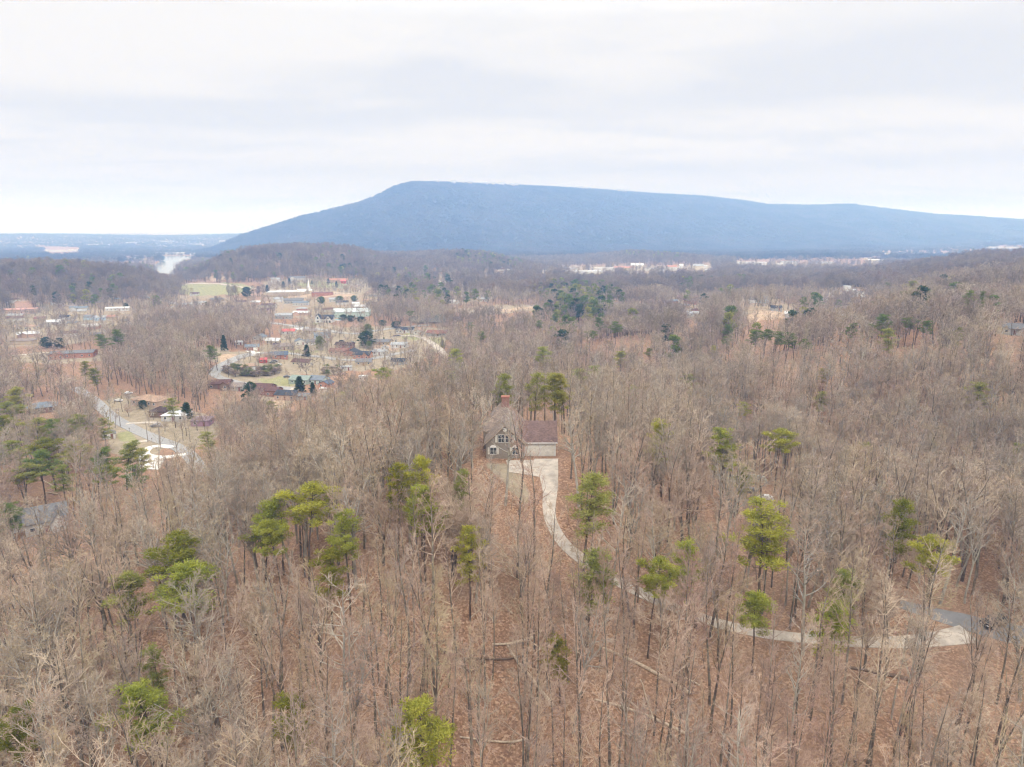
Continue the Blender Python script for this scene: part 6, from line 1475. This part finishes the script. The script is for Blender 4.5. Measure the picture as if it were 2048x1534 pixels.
# ridge-line trees
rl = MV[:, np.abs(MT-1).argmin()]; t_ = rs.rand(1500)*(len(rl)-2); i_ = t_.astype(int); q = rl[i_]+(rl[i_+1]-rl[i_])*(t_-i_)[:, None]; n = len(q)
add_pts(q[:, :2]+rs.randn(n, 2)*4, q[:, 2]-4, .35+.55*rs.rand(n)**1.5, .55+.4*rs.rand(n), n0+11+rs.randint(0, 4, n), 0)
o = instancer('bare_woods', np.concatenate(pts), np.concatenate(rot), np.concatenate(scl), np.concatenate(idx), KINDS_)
tag(o, 'grey brown leafless woods filling the valley and the mountain side', 'woods')
print('WOODS', sum(map(len, pts)))
# far evergreen patches that read as one mass
EV = [([(1050,578),(1210,570),(1250,600),(1200,645),(1060,640),(1110,610)], .9), ([(930,503),(1040,520),(1040,540),(960,535),(900,520)], .75), ([(640,498),(720,503),(760,540),(700,560),(640,530),(600,510)], .22), ([(800,545),(900,540),(900,600),(800,600)], .25),
 ([(0,505),(120,505),(180,520),(0,522)], .6), ([(200,500),(310,503),(300,514),(200,512)], .5), ([(60,580),(260,580),(240,605),(60,610)], .35), ([(1360,555),(1500,560),(1500,600),(1360,600)], .15), ([(1250,500),(1370,505),(1370,520),(1250,515)], .5),
 ([(760,580),(980,590),(940,620),(760,610)], .25), ([(1400,600),(2048,560),(2048,640),(1400,680)], .05), ([(350,500),(800,500),(800,560),(350,560)], .08), ([(0,530),(330,530),(330,590),(0,620)], .10),([(1000,660),(1700,640),(1900,760),(1000,820)], .035)]
P = scatter(420, 3000, lambda r: 9+(r-420)*.012); k, z = keep_mask(P, 14, 3, .6); P = P[k]; z = z[k]
u, v, d = project(P[:, 0], P[:, 1], z+8); k = np.zeros(len(P), bool)
for pl, pr in EV: k |= inpoly(*wobble_px(u, v), pl) & (rs.rand(len(P)) < pr)
P = P[k]; z = z[k]; n = len(P)
def green_clump(seed, mat):
    r = np.random.RandomState(seed); parts = []
    for i in range(26):
        a = r.rand()*6.28; t = r.rand(); q = 3.4*math.sqrt(max(.05, 1-(2*t**.8-1)**2))*r.rand()**.4
        parts.append((*tufts(r, np.array([math.cos(a)*q, math.sin(a)*q, 5+10*t]), 42, 1.5, 1.0, 1.1, .5), 0))
    V, F, I = cat(parts); F = np.concatenate(F); v2, f2 = tubes([[0, 0, -1]], [[0, 0, 13]], np.array([.3]), np.array([.1]), 4)
    return mesh_np('green_crown', np.concatenate([V, v2]), [F, f2+len(V)], [mat, M_BARK], np.concatenate([np.zeros(len(F)), np.ones(len(f2))]))
GK = [green_clump(1, M_MIDG), green_clump(2, M_DARKG), green_clump(3, M_MIDG), green_clump(4, M_OLIVE)]
o = instancer('evergreen_woods', np.column_stack([P, z]), np.column_stack([np.zeros(n), np.zeros(n), rs.rand(n)*6.28]), np.repeat((1.0+.5*rs.rand(n))[:, None], 3, 1), rs.randint(0, 4, n), GK)
tag(o, 'dark green evergreen patches scattered through the distant woods', 'woods')
# saplings and brush under the trees
SAP = []
for i in range(5):
    tr = bare_tree(300+i, 'small', 5.5, 1.0, .9); V, F, I = cat([(*segs(tr.trunk, 4), 0), (*segs(tr.limb, 3), 0), (*segs(tr.twig, 3), 0)]); SAP.append(mesh_np('sapling', V, F, [M_TWIG], I))
P = scatter(60, 260, 3.3); k, z = keep_mask(P, 4, 1.0, .5, False); u, v, d = project(P[:, 0], P[:, 1], z)
OPENP = [(900,1180),(1150,1150),(1250,1250),(1700,1300),(2048,1300),(2100,1700),(800,1750),(820,1350)]
openp = inpoly(u, v, [(900,1180),(1150,1150),(1250,1250),(1700,1300),(2048,1300),(2100,1700),(800,1750),(820,1350)])
k &= ~(openp & (rs.rand(len(P)) < .3)) & (rs.rand(len(P)) < .55); P = P[k]; z = z[k]; n = len(P)
s = .35+.9*rs.rand(n)**1.7
o = instancer('undergrowth', np.column_stack([P, z]), np.column_stack([rs.randn(n)*.1, rs.randn(n)*.1, rs.rand(n)*6.28]), np.column_stack([s*1.1, s*1.1, s]), rs.randint(0, 5, n), SAP)
tag(o, 'thin leafless saplings and brush growing between the trunks', 'undergrowth')
# thickets between the valley houses
P = scatter(230, 900, 4.0); z = gz(P[:, 0], P[:, 1]); u, v, d = project(P[:, 0], P[:, 1], z)
k = np.zeros(len(P), bool)
for pl, pr in [([(444,745),(470,735),(520,742),(560,738),(560,748),(520,754),(470,756),(446,752)], .9), ([(640,742),(670,738),(690,745),(680,752),(650,752)], .5)]: k |= inpoly(u, v, pl) & (rs.rand(len(P)) < pr)
P = P[k]; z = z[k]; n = len(P)
if n:
    o = instancer('brush', np.column_stack([P, z]), np.column_stack([np.zeros(n), np.zeros(n), rs.rand(n)*6.28]), np.column_stack([.45+.35*rs.rand(n)]*2+[.18+.16*rs.rand(n)]), rs.randint(0, 2, n), [green_clump(31, M_WILLOW), green_clump(32, M_TWIG)])
    # clumps are low bushes: squash the tall crown form
    md = o.data
    tag(o, 'rounded thicket of olive and grey brush inside the street bend', 'brush')
# ------------------------------------------------------------------ haze
def haze():
    zt = 480.0; a = 13500.0; zb = float(min(HG.min(), -14))-1
    V = np.array([(x, y, z) for z in (zb, zt) for x, y in ((-a, -a), (a, -a), (a, a), (-a, a))])
    F = np.array([(0, 3, 2, 1), (4, 5, 6, 7), (0, 1, 5, 4), (1, 2, 6, 5), (2, 3, 7, 6), (3, 0, 4, 7)])
    m = bpy.data.materials.new('valley_haze'); m.use_nodes = True; t = m.node_tree; t.nodes.clear()
    pv = t.nodes.new('ShaderNodeVolumePrincipled'); ot = t.nodes.new('ShaderNodeOutputMaterial')
    pv.inputs['Color'].default_value = (.28, .50, 1.0, 1); pv.inputs['Absorption Color'].default_value = (1, 1, 1, 1)
    pv.inputs['Density'].default_value = 2.3e-4; pv.inputs['Anisotropy'].default_value = 0.0
    L(t, pv.outputs[0], ot.inputs['Volume'])
    o = link('haze', mesh_np('haze', V, F, [m])); tag(o, kind='stuff')
haze()
